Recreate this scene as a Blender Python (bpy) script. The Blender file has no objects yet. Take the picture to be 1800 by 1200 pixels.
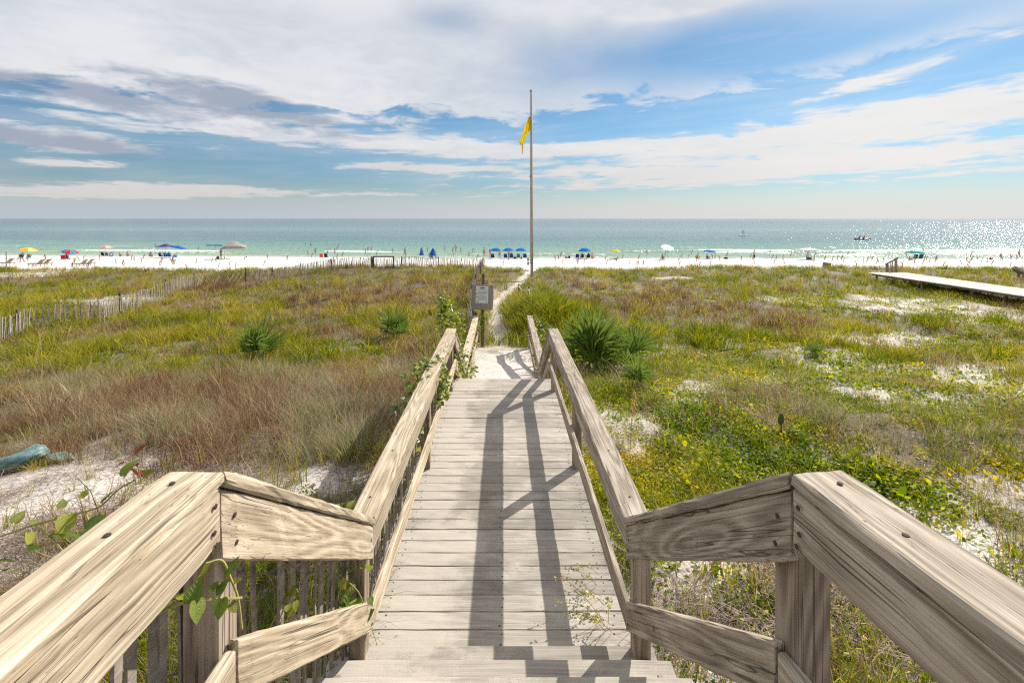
import bpy, math, random
import numpy as np
from mathutils import Vector, Matrix

# ---------------------------------------------------------------- camera, light, exposure
scn = bpy.context.scene
COL = scn.collection
CAMZ, F = 2.85, 800.0              # focal length in pixels of the 1800 px wide photograph
cam = bpy.data.cameras.new("camera")
cam.sensor_width = 36.0
cam.lens = 36.0 * F / 1800.0
cam.shift_x = 15 / 1800.0
cam.shift_y = -216 / 1800.0
cam.clip_start = 0.05
cam.clip_end = 90000
camo = bpy.data.objects.new("camera", cam)
COL.objects.link(camo)
camo.location = (0, 0, CAMZ)
camo.rotation_euler = (math.pi / 2, 0, 0)
scn.camera = camo
SUN_EL, SUN_AZ = math.radians(36.0), math.radians(45.0)      # azimuth: to the right of +Y
sl = bpy.data.lights.new("sun", 'SUN')
sl.energy = 5.0
sl.angle = math.radians(0.53)
sl.color = (1.0, 0.945, 0.86)
so = bpy.data.objects.new("sun", sl)
COL.objects.link(so)
sd = Vector((math.sin(SUN_AZ) * math.cos(SUN_EL), math.cos(SUN_AZ) * math.cos(SUN_EL), math.sin(SUN_EL)))
so.rotation_euler = sd.to_track_quat('Z', 'Y').to_euler()
so.location = sd * 60
scn.view_settings.view_transform = 'Standard'
scn.view_settings.look = 'None'
scn.view_settings.gamma = 1.0
scn.view_settings.exposure = 0.48
scn.render.engine = 'CYCLES'
scn.cycles.max_bounces = 4
scn.cycles.diffuse_bounces = 2
scn.cycles.glossy_bounces = 2
scn.cycles.transmission_bounces = 3
scn.cycles.transparent_max_bounces = 4
scn.cycles.caustics_reflective = False
scn.cycles.caustics_refractive = False
scn.cycles.use_adaptive_sampling = True
scn.cycles.adaptive_threshold = 0.02
scn.cycles.sample_clamp_indirect = 6.0
scn.cycles.use_denoising = False        # keeps the glitter and the grass crisp
scn.cycles.filter_width = 1.25


# ---------------------------------------------------------------- node helper
class G:
    def __init__(s, nt):
        s.nt = nt

    def new(s, t, **kw):
        n = s.nt.nodes.new(t)
        for k, v in kw.items():
            setattr(n, k, v)
        return n

    def put(s, sock, v):
        if v is None:
            return
        if isinstance(v, bpy.types.NodeSocket):
            s.nt.links.new(v, sock)
        elif isinstance(v, (tuple, list)) and sock.type == 'RGBA' and len(v) == 3:
            sock.default_value = (*v, 1)
        else:
            sock.default_value = v

    def m(s, op, a, b=None, c=None, clamp=False):
        n = s.new('ShaderNodeMath', operation=op, use_clamp=clamp)
        for i, v in enumerate((a, b, c)):
            s.put(n.inputs[i], v)
        return n.outputs[0]

    def add(s, *a):
        r = a[0]
        for b in a[1:]:
            r = s.m('ADD', r, b)
        return r

    def mul(s, *a):
        r = a[0]
        for b in a[1:]:
            r = s.m('MULTIPLY', r, b)
        return r

    def sub(s, a, b):
        return s.m('SUBTRACT', a, b)

    def sm(s, v, lo, hi, a=0.0, b=1.0):
        n = s.new('ShaderNodeMapRange', interpolation_type='SMOOTHSTEP')
        for i, q in enumerate((v, lo, hi, a, b)):
            s.put(n.inputs[i], q)
        return n.outputs[0]

    def vm(s, op, a, b=None):
        n = s.new('ShaderNodeVectorMath', operation=op)
        s.put(n.inputs[0], a)
        if b is not None:
            s.put(n.inputs[1], b)
        return n.outputs[0]

    def xyz(s, v):
        n = s.new('ShaderNodeSeparateXYZ')
        s.put(n.inputs[0], v)
        return n.outputs[0], n.outputs[1], n.outputs[2]

    def vec(s, x, y, z):
        n = s.new('ShaderNodeCombineXYZ')
        for i, q in enumerate((x, y, z)):
            s.put(n.inputs[i], q)
        return n.outputs[0]

    def noise(s, v, scale=1.0, detail=4.0, rough=0.55, dist=0.0):
        n = s.new('ShaderNodeTexNoise')
        s.put(n.inputs['Vector'], v)
        s.put(n.inputs['Scale'], scale)
        n.inputs['Detail'].default_value = detail
        n.inputs['Roughness'].default_value = rough
        n.inputs['Distortion'].default_value = dist
        return n.outputs['Fac']

    def mix(s, f, a, b, mode='MIX'):
        n = s.new('ShaderNodeMix', data_type='RGBA', blend_type=mode)
        s.put(n.inputs[0], f)
        s.put(n.inputs[6], a)
        s.put(n.inputs[7], b)
        return n.outputs[2]

    def ramp(s, f, stops):
        n = s.new('ShaderNodeValToRGB')
        e = n.color_ramp.elements
        while len(e) < len(stops):
            e.new(0.5)
        for el, (p, c) in zip(e, stops):
            el.position = p
            el.color = (*c, 1) if len(c) == 3 else c
        s.put(n.inputs[0], f)
        return n.outputs[0]

    def bump(s, h, strength=0.5, dist=0.01, normal=None):
        n = s.new('ShaderNodeBump')
        s.put(n.inputs['Strength'], strength)
        s.put(n.inputs['Distance'], dist)
        s.put(n.inputs['Height'], h)
        s.put(n.inputs['Normal'], normal)
        return n.outputs[0]


def new_mat(name):
    m = bpy.data.materials.new(name)
    m.use_nodes = True
    nt = m.node_tree
    nt.nodes.clear()
    g = G(nt)
    out = g.new('ShaderNodeOutputMaterial')
    return m, g, out


def principled(g, out, col, rough=0.8, normal=None, spec=0.3):
    b = g.new('ShaderNodeBsdfPrincipled')
    g.put(b.inputs['Base Color'], col)
    g.put(b.inputs['Roughness'], rough)
    g.put(b.inputs['Specular IOR Level'], spec)
    g.put(b.inputs['Normal'], normal)
    g.put(out.inputs['Surface'], b.outputs[0])
    return b


# ---------------------------------------------------------------- world: sky and clouds
wd = bpy.data.worlds.new("World")
scn.world = wd
wd.use_nodes = True
wd.node_tree.nodes.clear()
g = G(wd.node_tree)
SKY_STRENGTH = 0.1
sky = g.new('ShaderNodeTexSky', sky_type='NISHITA')
sky.sun_disc = False
sky.sun_elevation = SUN_EL
sky.sun_rotation = SUN_AZ
sky.air_density = 1.0
sky.dust_density = 0.25
sky.ozone_density = 3.0
D = g.new('ShaderNodeTexCoord').outputs['Generated']
dx, dy, dz = g.xyz(D)
az = g.m('ARCTAN2', dx, dy)
el = g.m('DIVIDE', dz, g.m('SQRT', g.add(g.mul(dx, dx), g.mul(dy, dy), 0.0001)))


def AE(px, py):
    a = math.atan((px - 885) / F)
    return a, (384 - py) / F * math.cos(a)


def blob(px, py, rx, ry, tilt=0.0):
    """soft ellipse in azimuth and elevation; tilt in pixels up per pixel to the right"""
    a, e = AE(px, py)
    u = g.mul(g.sub(az, a), 800.0 / rx)
    v = g.mul(g.sub(g.sub(el, e), g.mul(g.sub(az, a), tilt)), 800.0 / ry)
    return g.m('EXPONENT', g.mul(g.add(g.mul(u, u), g.mul(v, v)), -1.0))


zz = g.add(g.m('MAXIMUM', dz, 0.0), 0.07)
P = g.vec(g.m('DIVIDE', dx, zz), g.m('DIVIDE', dy, zz), 0.0)
n_big = g.noise(P, 0.55, 5, 0.58, 0.35)
n_fine = g.noise(P, 2.2, 6, 0.62, 0.5)
S = g.vec(g.mul(az, 3.2), g.add(g.mul(el, 34.0), g.mul(az, -1.2)), 3.3)
n_str = g.noise(S, 1.0, 8, 0.6, 0.4)
warp = g.mul(g.sub(n_fine, 0.5), 0.21)
# the high sheet: everything above a ragged lower edge
edge = g.add(0.226, g.mul(az, 0.05))
deck = g.sm(g.add(g.sub(el, edge), warp, g.mul(g.sub(n_big, 0.5), 0.07)), -0.014, 0.020)
thin = g.add(g.mul(blob(1260, 85, 300, 62, 0.04), 1.05), g.mul(blob(1200, 12, 90, 16, 0.0), -0.8), g.mul(blob(790, 36, 75, 30), 0.5), g.mul(blob(1560, 150, 260, 24, 0.22), 1.1),
             g.mul(blob(1560, 60, 240, 26, 0.1), 0.5), g.mul(blob(500, 35, 260, 40), 0.15))
deck = g.mul(deck, g.sub(1.0, g.m('MINIMUM', g.mul(thin, g.add(0.55, g.mul(n_big, 0.8))), 0.92)))
# lower broken streaks
bias = g.add(g.mul(blob(1450, 276, 420, 40, 0.0), 0.24), g.mul(blob(1700, 178, 240, 24, 0.08), 0.42),
             g.mul(blob(1620, 112, 170, 16, 0.24), 0.38), g.mul(blob(760, 296, 240, 8, 0.0), 0.30),
             g.mul(blob(560, 240, 480, 20, -0.03), 0.27))
bias = g.add(bias, g.mul(blob(120, 286, 60, 8), 0.34), g.mul(blob(330, 334, 340, 10, 0.0), 0.42), g.mul(blob(150, 343, 300, 8, 0.0), 0.3),
             g.mul(blob(1000, 335, 420, 16, 0.0), 0.20), g.mul(blob(90, 245, 130, 15, -0.06), 0.42),
             g.mul(blob(330, 178, 330, 30, -0.05), 0.26), g.mul(blob(950, 262, 260, 12), 0.16), g.mul(g.sm(el, 0.05, 0.09), g.sm(el, 0.24, 0.17), 0.085),
             g.mul(blob(1250, 300, 560, 30, 0.0), 0.10))
st = g.sm(g.add(g.mul(n_str, 0.75), g.mul(n_fine, 0.60), bias), 0.86, 1.06)
veil = g.add(0.04, g.mul(g.sm(g.add(n_str, g.mul(bias, 0.6)), 0.42, 0.78), 0.22))
dens = g.m('MAXIMUM', g.m('MAXIMUM', deck, st), veil)
haze_b = g.sm(el, 0.0, 0.085, 0.95, 0.0)
dens = g.m('MAXIMUM', dens, haze_b)
low_w = g.mul(g.sm(st, 0.3, 0.9), 0.7)
# shade of the cloud: grey undersides against white edges
shade = g.add(g.mul(blob(90, 248, 170, 17, -0.06), 1.0), g.mul(blob(120, 163, 130, 20, -0.05), 1.1),
              g.mul(blob(430, 180, 170, 28, -0.14), 1.15), g.mul(blob(600, 244, 300, 12), 0.35))
n_rag = g.noise(g.vec(g.mul(az, 9.0), g.mul(el, 30.0), 1.7), 1.0, 7, 0.62, 0.3)
shade = g.mul(g.sm(g.add(shade, g.mul(g.sub(n_rag, 0.5), 1.5)), 0.38, 0.92), 0.8)
soft = g.sm(g.add(n_big, g.mul(g.sub(n_fine, 0.5), 0.4)), 0.40, 0.66)
white = g.mix(soft, (0.86, 0.87, 0.895), (0.64, 0.695, 0.775))
white = g.mix(g.sm(el, 0.02, 0.2, 0.0, 1.0), (0.74, 0.715, 0.69), white)
white = g.mix(g.mul(blob(1650, 240, 420, 170), 0.75), white, (0.98, 0.965, 0.94))
ccol = g.mix(g.m('MINIMUM', shade, 1.0), white, (0.29, 0.36, 0.49))
hazec = g.mix(g.sm(az, -0.7, 0.8), (0.53, 0.59, 0.67), (0.80, 0.80, 0.785))
ccol = g.mix(g.mul(haze_b, g.sub(1.0, low_w)), ccol, hazec)
cl = g.vm('SCALE', ccol)
cl.node.inputs[3].default_value = 0.67 / SKY_STRENGTH
blue = g.mix(1.0, sky.outputs[0], g.mix(g.sm(el, 0.03, 0.20), (0.40, 0.50, 0.57), (0.44, 0.63, 0.69)), 'MULTIPLY')
skyc = g.mix(dens, blue, cl)
bg = g.new('ShaderNodeBackground')
g.put(bg.inputs[0], skyc)
bg.inputs[1].default_value = SKY_STRENGTH
wd.cycles.sampling_method = 'MANUAL'
wd.cycles.sample_map_resolution = 256
wo = g.new('ShaderNodeOutputWorld')
g.put(wo.inputs[0], bg.outputs[0])


# ---------------------------------------------------------------- mesh and object helpers
R = random.Random(7)
NR = np.random.default_rng(11)


def mesh(name, v, f, mats=None, smooth=False, mi=None):
    me = bpy.data.meshes.new(name)
    me.from_pydata([tuple(map(float, p)) for p in v], [], [tuple(map(int, q)) for q in f])
    for m in (mats if isinstance(mats, (list, tuple)) else [mats]):
        if m:
            me.materials.append(m)
    if mi is not None:
        me.polygons.foreach_set('material_index', mi)
    if smooth:
        me.polygons.foreach_set('use_smooth', [True] * len(me.polygons))
    me.update()
    return me


def link(name, me, parent=None, loc=(0, 0, 0), rot=None, scale=None):
    o = bpy.data.objects.new(name, me)
    COL.objects.link(o)
    if parent is not None:
        o.parent = parent
    o.location = loc
    if rot is not None:
        o.rotation_euler = rot
    if scale is not None:
        o.scale = scale
    return o


def tag(o, label=None, cat=None, group=None, kind=None):
    if label:
        o['label'] = label
    if cat:
        o['category'] = cat
    if group:
        o['group'] = group
    if kind:
        o['kind'] = kind
    return o


def thing(name, label, cat, loc=(0, 0, 0), rz=0.0, group=None):
    o = bpy.data.objects.new(name, None)
    o.empty_display_size = 0.2
    COL.objects.link(o)
    o.location = loc
    o.rotation_euler = (0, 0, rz)
    return tag(o, label, cat, group)


class MB:
    """collects shapes for one mesh"""
    def __init__(s):
        s.v, s.f, s.mi = [], [], []

    def add(s, v, f, mi=0):
        k = len(s.v)
        s.v += [tuple(p) for p in v]
        s.f += [tuple(i + k for i in q) for q in f]
        s.mi += [mi] * len(f)
        return s

    def box(s, c, d, mi=0, M=None):
        x, y, z = d[0] / 2, d[1] / 2, d[2] / 2
        v = [Vector((sx * x, sy * y, sz * z)) for sx in (-1, 1) for sy in (-1, 1) for sz in (-1, 1)]
        if M is not None:
            v = [M @ p for p in v]
        v = [p + Vector(c) for p in v]
        return s.add(v, [(0, 1, 3, 2), (4, 6, 7, 5), (0, 4, 5, 1), (2, 3, 7, 6), (0, 2, 6, 4), (1, 5, 7, 3)], mi)

    def tube(s, pts, r, n=6, mi=0, cap=True):
        pts = [Vector(p) for p in pts]
        rs = r if isinstance(r, (list, tuple)) else [r] * len(pts)
        v, f = [], []
        ref = Vector((0.31, 0.17, 0.93))
        for i, p in enumerate(pts):
            t = (pts[min(i + 1, len(pts) - 1)] - pts[max(i - 1, 0)])
            t = t.normalized() if t.length > 1e-9 else Vector((0, 0, 1))
            a = t.cross(ref)
            if a.length < 0.05:
                a = t.cross(Vector((1, 0, 0)))
            a.normalize()
            b = t.cross(a)
            for k in range(n):
                q = 2 * math.pi * k / n
                v.append(p + (a * math.cos(q) + b * math.sin(q)) * rs[i])
        for i in range(len(pts) - 1):
            for k in range(n):
                k2 = (k + 1) % n
                f.append((i * n + k, i * n + k2, (i + 1) * n + k2, (i + 1) * n + k))
        if cap:
            f.append(tuple(range(n))[::-1])
            f.append(tuple(range((len(pts) - 1) * n, len(pts) * n)))
        return s.add(v, f, mi)

    def lathe(s, prof, n=16, c=(0, 0, 0), mi=0):
        v, f = [], []
        for r, z in prof:
            for k in range(n):
                q = 2 * math.pi * k / n
                v.append((c[0] + r * math.cos(q), c[1] + r * math.sin(q), c[2] + z))
        for i in range(len(prof) - 1):
            for k in range(n):
                k2 = (k + 1) % n
                f.append((i * n + k, i * n + k2, (i + 1) * n + k2, (i + 1) * n + k))
        f.append(tuple(range(n))[::-1])
        f.append(tuple(range((len(prof) - 1) * n, len(prof) * n)))
        return s.add(v, f, mi)

    def build(s, name, mats, parent=None, loc=(0, 0, 0), rot=None, smooth=False):
        return link(name, mesh(name, s.v, s.f, mats, smooth, s.mi), parent, loc, rot)


def bez(a, b, c, n=8):
    a, b, c = Vector(a), Vector(b), Vector(c)
    return [a * (1 - t) ** 2 + b * 2 * t * (1 - t) + c * t * t for t in (i / n for i in range(n + 1))]


def spline(pts, per=6):
    """Catmull-Rom through the points"""
    p = [Vector(q) for q in pts]
    p = [p[0] * 2 - p[1]] + p + [p[-1] * 2 - p[-2]]
    out = []
    for i in range(1, len(p) - 2):
        for k in range(per):
            t = k / per
            out.append(0.5 * ((2 * p[i]) + (p[i + 1] - p[i - 1]) * t + (2 * p[i - 1] - 5 * p[i] + 4 * p[i + 1] - p[i + 2]) * t * t
                              + (3 * p[i] - p[i - 1] - 3 * p[i + 1] + p[i + 2]) * t ** 3))
    out.append(p[-2])
    return out


# ---------------------------------------------------------------- numeric noise and the shape of the ground
def _h(i, j, s):
    n = (i * 374761393 + j * 668265263 + s * 982451653) & 0xFFFFFFFF
    n = ((n ^ (n >> 13)) * 1274126177) & 0xFFFFFFFF
    return ((n ^ (n >> 16)) & 0xFFFF) / 65535.0


def vnoise(x, y, s=0):
    x = np.asarray(x, float)
    y = np.asarray(y, float)
    i, j = np.floor(x).astype(np.int64), np.floor(y).astype(np.int64)
    u, v = x - i, y - j
    u, v = u * u * (3 - 2 * u), v * v * (3 - 2 * v)
    return (_h(i, j, s) * (1 - u) + _h(i + 1, j, s) * u) * (1 - v) + (_h(i, j + 1, s) * (1 - u) + _h(i + 1, j + 1, s) * u) * v


def fbm(x, y, s=0, o=4):
    x = np.asarray(x, float)
    y = np.asarray(y, float)
    t = np.zeros(np.broadcast(x, y).shape)
    a = 1.0
    k = 0.0
    for i in range(o):
        t = t + a * vnoise(x * 2 ** i + i * 17.3, y * 2 ** i + i * 9.7, s + i)
        k += a
        a *= 0.5
    return t / k


def sst(a, b, x):
    t = np.clip((np.asarray(x, float) - a) / (b - a), 0, 1)
    return t * t * (3 - 2 * t)


SEA = -4.25
PATHY = [14.0, 15.5, 17, 19, 22, 25, 28, 31, 34, 37, 41, 46]
PATHX = [0.0, -0.02, -0.12, -0.32, -0.35, -0.2, 0.2, 0.9, 1.5, 2.0, 2.8, 4.0]


def shore(x):
    x = np.asarray(x, float)
    return 83.5 - 0.05 * np.clip(x, -140, 140) + (fbm(x / 14, x * 0, 51, 2) - 0.5) * 2.2


def path_d(x, y):
    return np.abs(x - np.interp(y, PATHY, PATHX)) + np.where(y < 14.2, 50.0, 0.0)


def ground(x, y):
    x = np.asarray(x, float)
    y = np.asarray(y, float)
    yy = y + (fbm(x / 11, y / 11, 3, 2) - 0.5) * 1.6 * sst(5, 20, y)
    z = np.interp(yy, [-60, -10, 0, 4, 7, 10, 13, 16, 22, 30, 36, 39, 43, 47, 52],
                  [0.3, 0.05, -0.02, -0.10, -0.27, -0.72, -1.18, -1.34, -1.44, -1.50, -1.46, -1.58, -2.15, -2.75, -3.12])
    ys = shore(x)
    beach = SEA + 0.02 + np.where(y < ys, (ys - y) * 0.036 - np.clip(6 - (ys - y), 0, 6) * 0.006, (ys - y) * 0.035)
    beach = np.maximum(beach, SEA - 3.0)
    w = sst(49, 56, y)
    dune = (fbm(x / 4.5, y / 4.5, 21, 3) - 0.5) * 0.55 + (fbm(x / 1.3, y / 1.3, 31, 3) - 0.5) * 0.14
    keep = sst(1.0, 3.2, np.abs(x + 0.02)) + (1 - sst(-3, -1.5, y)) + sst(16, 20, y)
    dune = dune * np.clip(keep, 0.12, 1) * (1 - 0.8 * w)
    # crest taller in the middle and right, lower far left
    dune = dune + 0.30 * np.exp(-((y - 37) / 3.5) ** 2) * np.exp(-((x + 7) / 11) ** 2) + 0.28 * np.exp(-((y - 37) / 3.5) ** 2) * np.exp(-((x - 22) / 16) ** 2)
    dune = dune + 0.55 * np.exp(-((y - 18.6) / 2.2) ** 2) * np.exp(-((x - 1.7) / 1.0) ** 2) + 0.35 * np.exp(-((y - 30) / 4) ** 2) * np.exp(-((x + 1.8) / 1.1) ** 2)
    dune = dune - 0.25 * np.exp(-((x + 24) / 5) ** 2) * np.exp(-((y - 30) / 7) ** 2)
    z = z + dune * (1 - w)
    pd = path_d(x, y)
    z = z - 0.22 * np.exp(-(pd / 0.75) ** 2) * sst(14.0, 16, y) * (1 - sst(38, 46, y))
    z = z * (1 - w) + beach * w
    z = z + (fbm(x / 0.5, y / 0.5, 41, 2) - 0.5) * 0.05 * (1 - sst(60, 75, y))
    return z


def gz(x, y):
    return float(ground(np.array([x]), np.array([y]))[0])


_T = np.concatenate([np.arange(2.2, 20, 0.02), np.arange(20, 110, 0.05)])


def hit(px, py):
    """first point of the ground seen through a pixel of the photograph"""
    x = (px - 885) / F * _T
    z = CAMZ - (py - 384) / F * _T
    d = ground(x, _T) - z
    k = np.argmax(d > 0) if (d > 0).any() else len(_T) - 1
    return float(x[k]), float(_T[k]), float(ground(x[k:k + 1], _T[k:k + 1])[0])


def at(px, py, d):
    return Vector(((px - 885) / F * d, d, CAMZ - (py - 384) / F * d))


def pxell(px, py, rx, ry):
    c = hit(px, py)
    far = hit(px, py - ry)[1]
    near = hit(px, py + ry)[1]
    return c[0], (far + near) / 2, rx / F * c[1], max((far - near) / 2, 0.2)


def ell(x, y, e, s=0):
    cx, cy, rx, ry = e
    j = (fbm(x / 0.9, y / 0.9, 60 + s, 3) - 0.5) * 1.1
    return 1 - sst(0.75, 1.25, np.sqrt(((x - cx) / rx) ** 2 + ((y - cy) / ry) ** 2) + j)


# ---------------------------------------------------------------- materials
def wood_mat(name, dark, mid, light, ring=13.0, crack=1.0, sand=0.0, ringmix=0.28, bumpk=1.0):
    m, g, out = new_mat(name)
    tc = g.new('ShaderNodeTexCoord').outputs['Object']
    rnd = g.new('ShaderNodeObjectInfo').outputs['Random']
    off = g.vec(g.mul(rnd, 91.0), g.mul(rnd, 37.0), g.mul(rnd, 53.0))
    p = g.vm('ADD', tc, off)
    low = g.noise(g.vm('MULTIPLY', p, (0.6, 6.0, 6.0)), 1.0, 1.5, 0.4, 0.1)
    rings = g.m('SINE', g.mul(low, ring * 6.283))
    rings = g.add(g.mul(rings, 0.5), 0.5)
    rings = g.m('POWER', rings, 1.3)
    fine = g.noise(g.vm('MULTIPLY', p, (5.0, 210.0, 210.0)), 1.0, 3, 0.6)
    streak = g.noise(g.vm('MULTIPLY', p, (1.2, 150.0, 150.0)), 1.0, 4, 0.68)
    blot = g.noise(p, 3.0, 4, 0.6)
    # checks: thin dark splits along the grain, in places
    c1 = g.noise(g.vm('MULTIPLY', p, (0.28, 34.0, 34.0)), 1.0, 1, 0.5)
    c1 = g.sm(g.m('ABSOLUTE', g.sub(c1, 0.5)), 0.0, 0.016, 1.0, 0.0)
    cm = g.noise(g.vm('MULTIPLY', p, (0.9, 5.0, 5.0)), 1.7, 2, 0.5)
    c1 = g.mul(c1, g.sm(cm, 0.42, 0.54), crack)
    c2 = g.noise(g.vm('MULTIPLY', p, (2.6, 75.0, 75.0)), 1.0, 1, 0.5)
    c2 = g.mul(g.sm(g.m('ABSOLUTE', g.sub(c2, 0.5)), 0.0, 0.012, 1.0, 0.0), g.sm(g.noise(g.vm('MULTIPLY', p, (1.6, 9.0, 9.0)), 1.0, 2, 0.5), 0.46, 0.58), 0.75 * crack)
    c1 = g.m('MAXIMUM', c1, c2)
    # knots
    vo = g.new('ShaderNodeTexVoronoi', feature='F1')
    g.put(vo.inputs['Vector'], g.vm('MULTIPLY', p, (1.0, 2.3, 2.3)))
    vo.inputs['Scale'].default_value = 3.1
    vo.inputs['Randomness'].default_value = 1.0
    kr = g.xyz(vo.outputs['Color'])[0]
    knot = g.mul(g.sm(g.add(vo.outputs['Distance'], g.mul(g.sub(fine, 0.5), 0.04)), 0.03, 0.10, 1.0, 0.0), g.m('GREATER_THAN', kr, 0.55))
    t = g.add(g.mul(rings, ringmix), g.mul(g.add(g.mul(g.sub(streak, 0.5), 1.15), 0.5), 1.0 - ringmix), g.mul(g.sub(fine, 0.5), 0.45), g.mul(g.sub(blot, 0.5), 0.45))
    col = g.ramp(t, [(0.12, dark), (0.48, mid), (0.9, light)])
    col = g.mix(g.mul(knot, 0.75), col, (0.075, 0.052, 0.036))
    col = g.mix(g.mul(c1, 0.72), col, (0.045, 0.034, 0.025))
    hv = g.new('ShaderNodeHueSaturation')
    g.put(hv.inputs['Value'], g.add(0.80, g.mul(rnd, 0.38)))
    g.put(hv.inputs['Color'], col)
    col = hv.outputs[0]
    if sand > 0:
        w = g.new('ShaderNodeNewGeometry')
        gx, gy, gzz = g.xyz(w.outputs['Position'])
        nz = g.xyz(w.outputs['Normal'])[2]
        big = g.noise(g.vm('MULTIPLY', w.outputs['Position'], (1.0, 1.0, 0.0)), 1.7, 5, 0.65)
        side = g.sm(gx, -0.15, -0.75, 0.0, 0.22)
        gr = g.noise(w.outputs['Position'], 160.0, 2, 0.7)
        sm = g.mul(g.sm(g.add(big, side, g.mul(g.sub(gr, 0.5), 0.35)), 0.50, 0.66), g.sm(nz, 0.5, 0.9), sand)
        col = g.mix(sm, col, g.mix(gr, (0.44, 0.39, 0.33), (0.62, 0.565, 0.49)))
    h = g.add(g.mul(rings, 0.30), g.mul(fine, 0.45), g.mul(streak, 0.5), g.mul(c1, -1.6), g.mul(knot, -0.3))
    nrm = g.bump(h, 0.6 * bumpk, 0.0032)
    principled(g, out, col, 0.82, nrm, 0.25)
    return m


W_RAIL = wood_mat("weathered_rail_wood", (0.17, 0.125, 0.08), (0.44, 0.355, 0.25), (0.66, 0.565, 0.43))
W_RAILG = wood_mat("grey_rail_wood", (0.105, 0.08, 0.058), (0.32, 0.265, 0.205), (0.60, 0.525, 0.43), ring=12, ringmix=0.25, crack=1.15, bumpk=1.25)
W_PLANK = wood_mat("sandy_deck_board", (0.19, 0.165, 0.135), (0.335, 0.30, 0.255), (0.48, 0.44, 0.385), ring=10, crack=0.35, sand=0.6, ringmix=0.15, bumpk=0.6)
W_POST = wood_mat("post_wood", (0.14, 0.10, 0.07), (0.30, 0.235, 0.175), (0.46, 0.38, 0.30), ring=12, ringmix=0.35)
W_SLAT = wood_mat("fence_lath_wood", (0.14, 0.115, 0.092), (0.29, 0.25, 0.205), (0.46, 0.41, 0.35), ring=8, ringmix=0.2, crack=0.5)
W_DARK = wood_mat("dark_post_wood", (0.045, 0.036, 0.03), (0.105, 0.085, 0.07), (0.19, 0.16, 0.13), ring=9, ringmix=0.25)
W_PALE = wood_mat("bleached_deck_board", (0.42, 0.385, 0.34), (0.54, 0.50, 0.45), (0.66, 0.62, 0.565), ring=9, ringmix=0.15, crack=0.4)


def flat_mat(name, col, rough=0.7, var=0.18, scale=25.0, spec=0.3, transl=0.0):
    m, g, out = new_mat(name)
    tc = g.new('ShaderNodeTexCoord').outputs['Object']
    n = g.noise(tc, scale, 4, 0.6)
    c = g.mix(n, tuple(q * (1 - var) for q in col), tuple(min(q * (1 + var), 0.95) for q in col))
    b = principled(g, out, c, rough, g.bump(n, 0.15, 0.004), spec)
    if transl:
        t = g.new('ShaderNodeBsdfTranslucent')
        g.put(t.inputs[0], c)
        ms = g.new('ShaderNodeMixShader')
        ms.inputs[0].default_value = transl
        g.put(ms.inputs[1], b.outputs[0])
        g.put(ms.inputs[2], t.outputs[0])
        g.put(out.inputs[0], ms.outputs[0])
    return m


_fm = {}


def cloth(col):
    if col not in _fm:
        _fm[col] = flat_mat("fabric_%d" % len(_fm), col, 0.85, 0.12, 60, 0.2, 0.35)
    return _fm[col]


def paint(col):
    k = ('p',) + col
    if k not in _fm:
        _fm[k] = flat_mat("paint_%d" % len(_fm), col, 0.5, 0.12, 40, 0.4)
    return _fm[k]


def skin_mat(col):
    k = ('s',) + col
    if k not in _fm:
        _fm[k] = flat_mat("skin_%d" % len(_fm), col, 0.55, 0.06, 30, 0.35)
    return _fm[k]


M_METAL = flat_mat("galvanised_metal", (0.42, 0.43, 0.44), 0.45, 0.1, 30, 0.5)
M_RUST = flat_mat("rusty_nail", (0.06, 0.035, 0.025), 0.8, 0.3, 90)
M_WHITE = flat_mat("white_plastic", (0.78, 0.78, 0.76), 0.5, 0.05, 20)
M_DARK = flat_mat("black_plastic", (0.03, 0.03, 0.035), 0.6, 0.1, 20)


def grass_mat(name, stops, transl=0.45, dry=0.0):
    m, g, out = new_mat(name)
    a = g.new('ShaderNodeAttribute', attribute_name='tint')
    isl = g.new('ShaderNodeAttribute', attribute_name='blade').outputs['Fac']
    t = g.add(a.outputs['Fac'], g.mul(g.sub(isl, 0.5), 0.55))
    c = g.ramp(t, stops)
    n = g.m('FRACT', g.mul(isl, 17.3))
    hv = g.new('ShaderNodeHueSaturation')
    hv.inputs['Saturation'].default_value = 1.12
    g.put(hv.inputs['Value'], g.add(0.62, g.mul(n, 0.85)))
    g.put(hv.inputs['Color'], c)
    c = hv.outputs[0]
    d = g.new('ShaderNodeBsdfPrincipled')
    g.put(d.inputs['Base Color'], c)
    d.inputs['Roughness'].default_value = 0.6
    d.inputs['Specular IOR Level'].default_value = 0.25
    tr = g.new('ShaderNodeBsdfTranslucent')
    g.put(tr.inputs[0], c)
    ms = g.new('ShaderNodeMixShader')
    ms.inputs[0].default_value = transl
    g.put(ms.inputs[1], d.outputs[0])
    g.put(ms.inputs[2], tr.outputs[0])
    g.put(out.inputs[0], ms.outputs[0])
    return m


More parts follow.
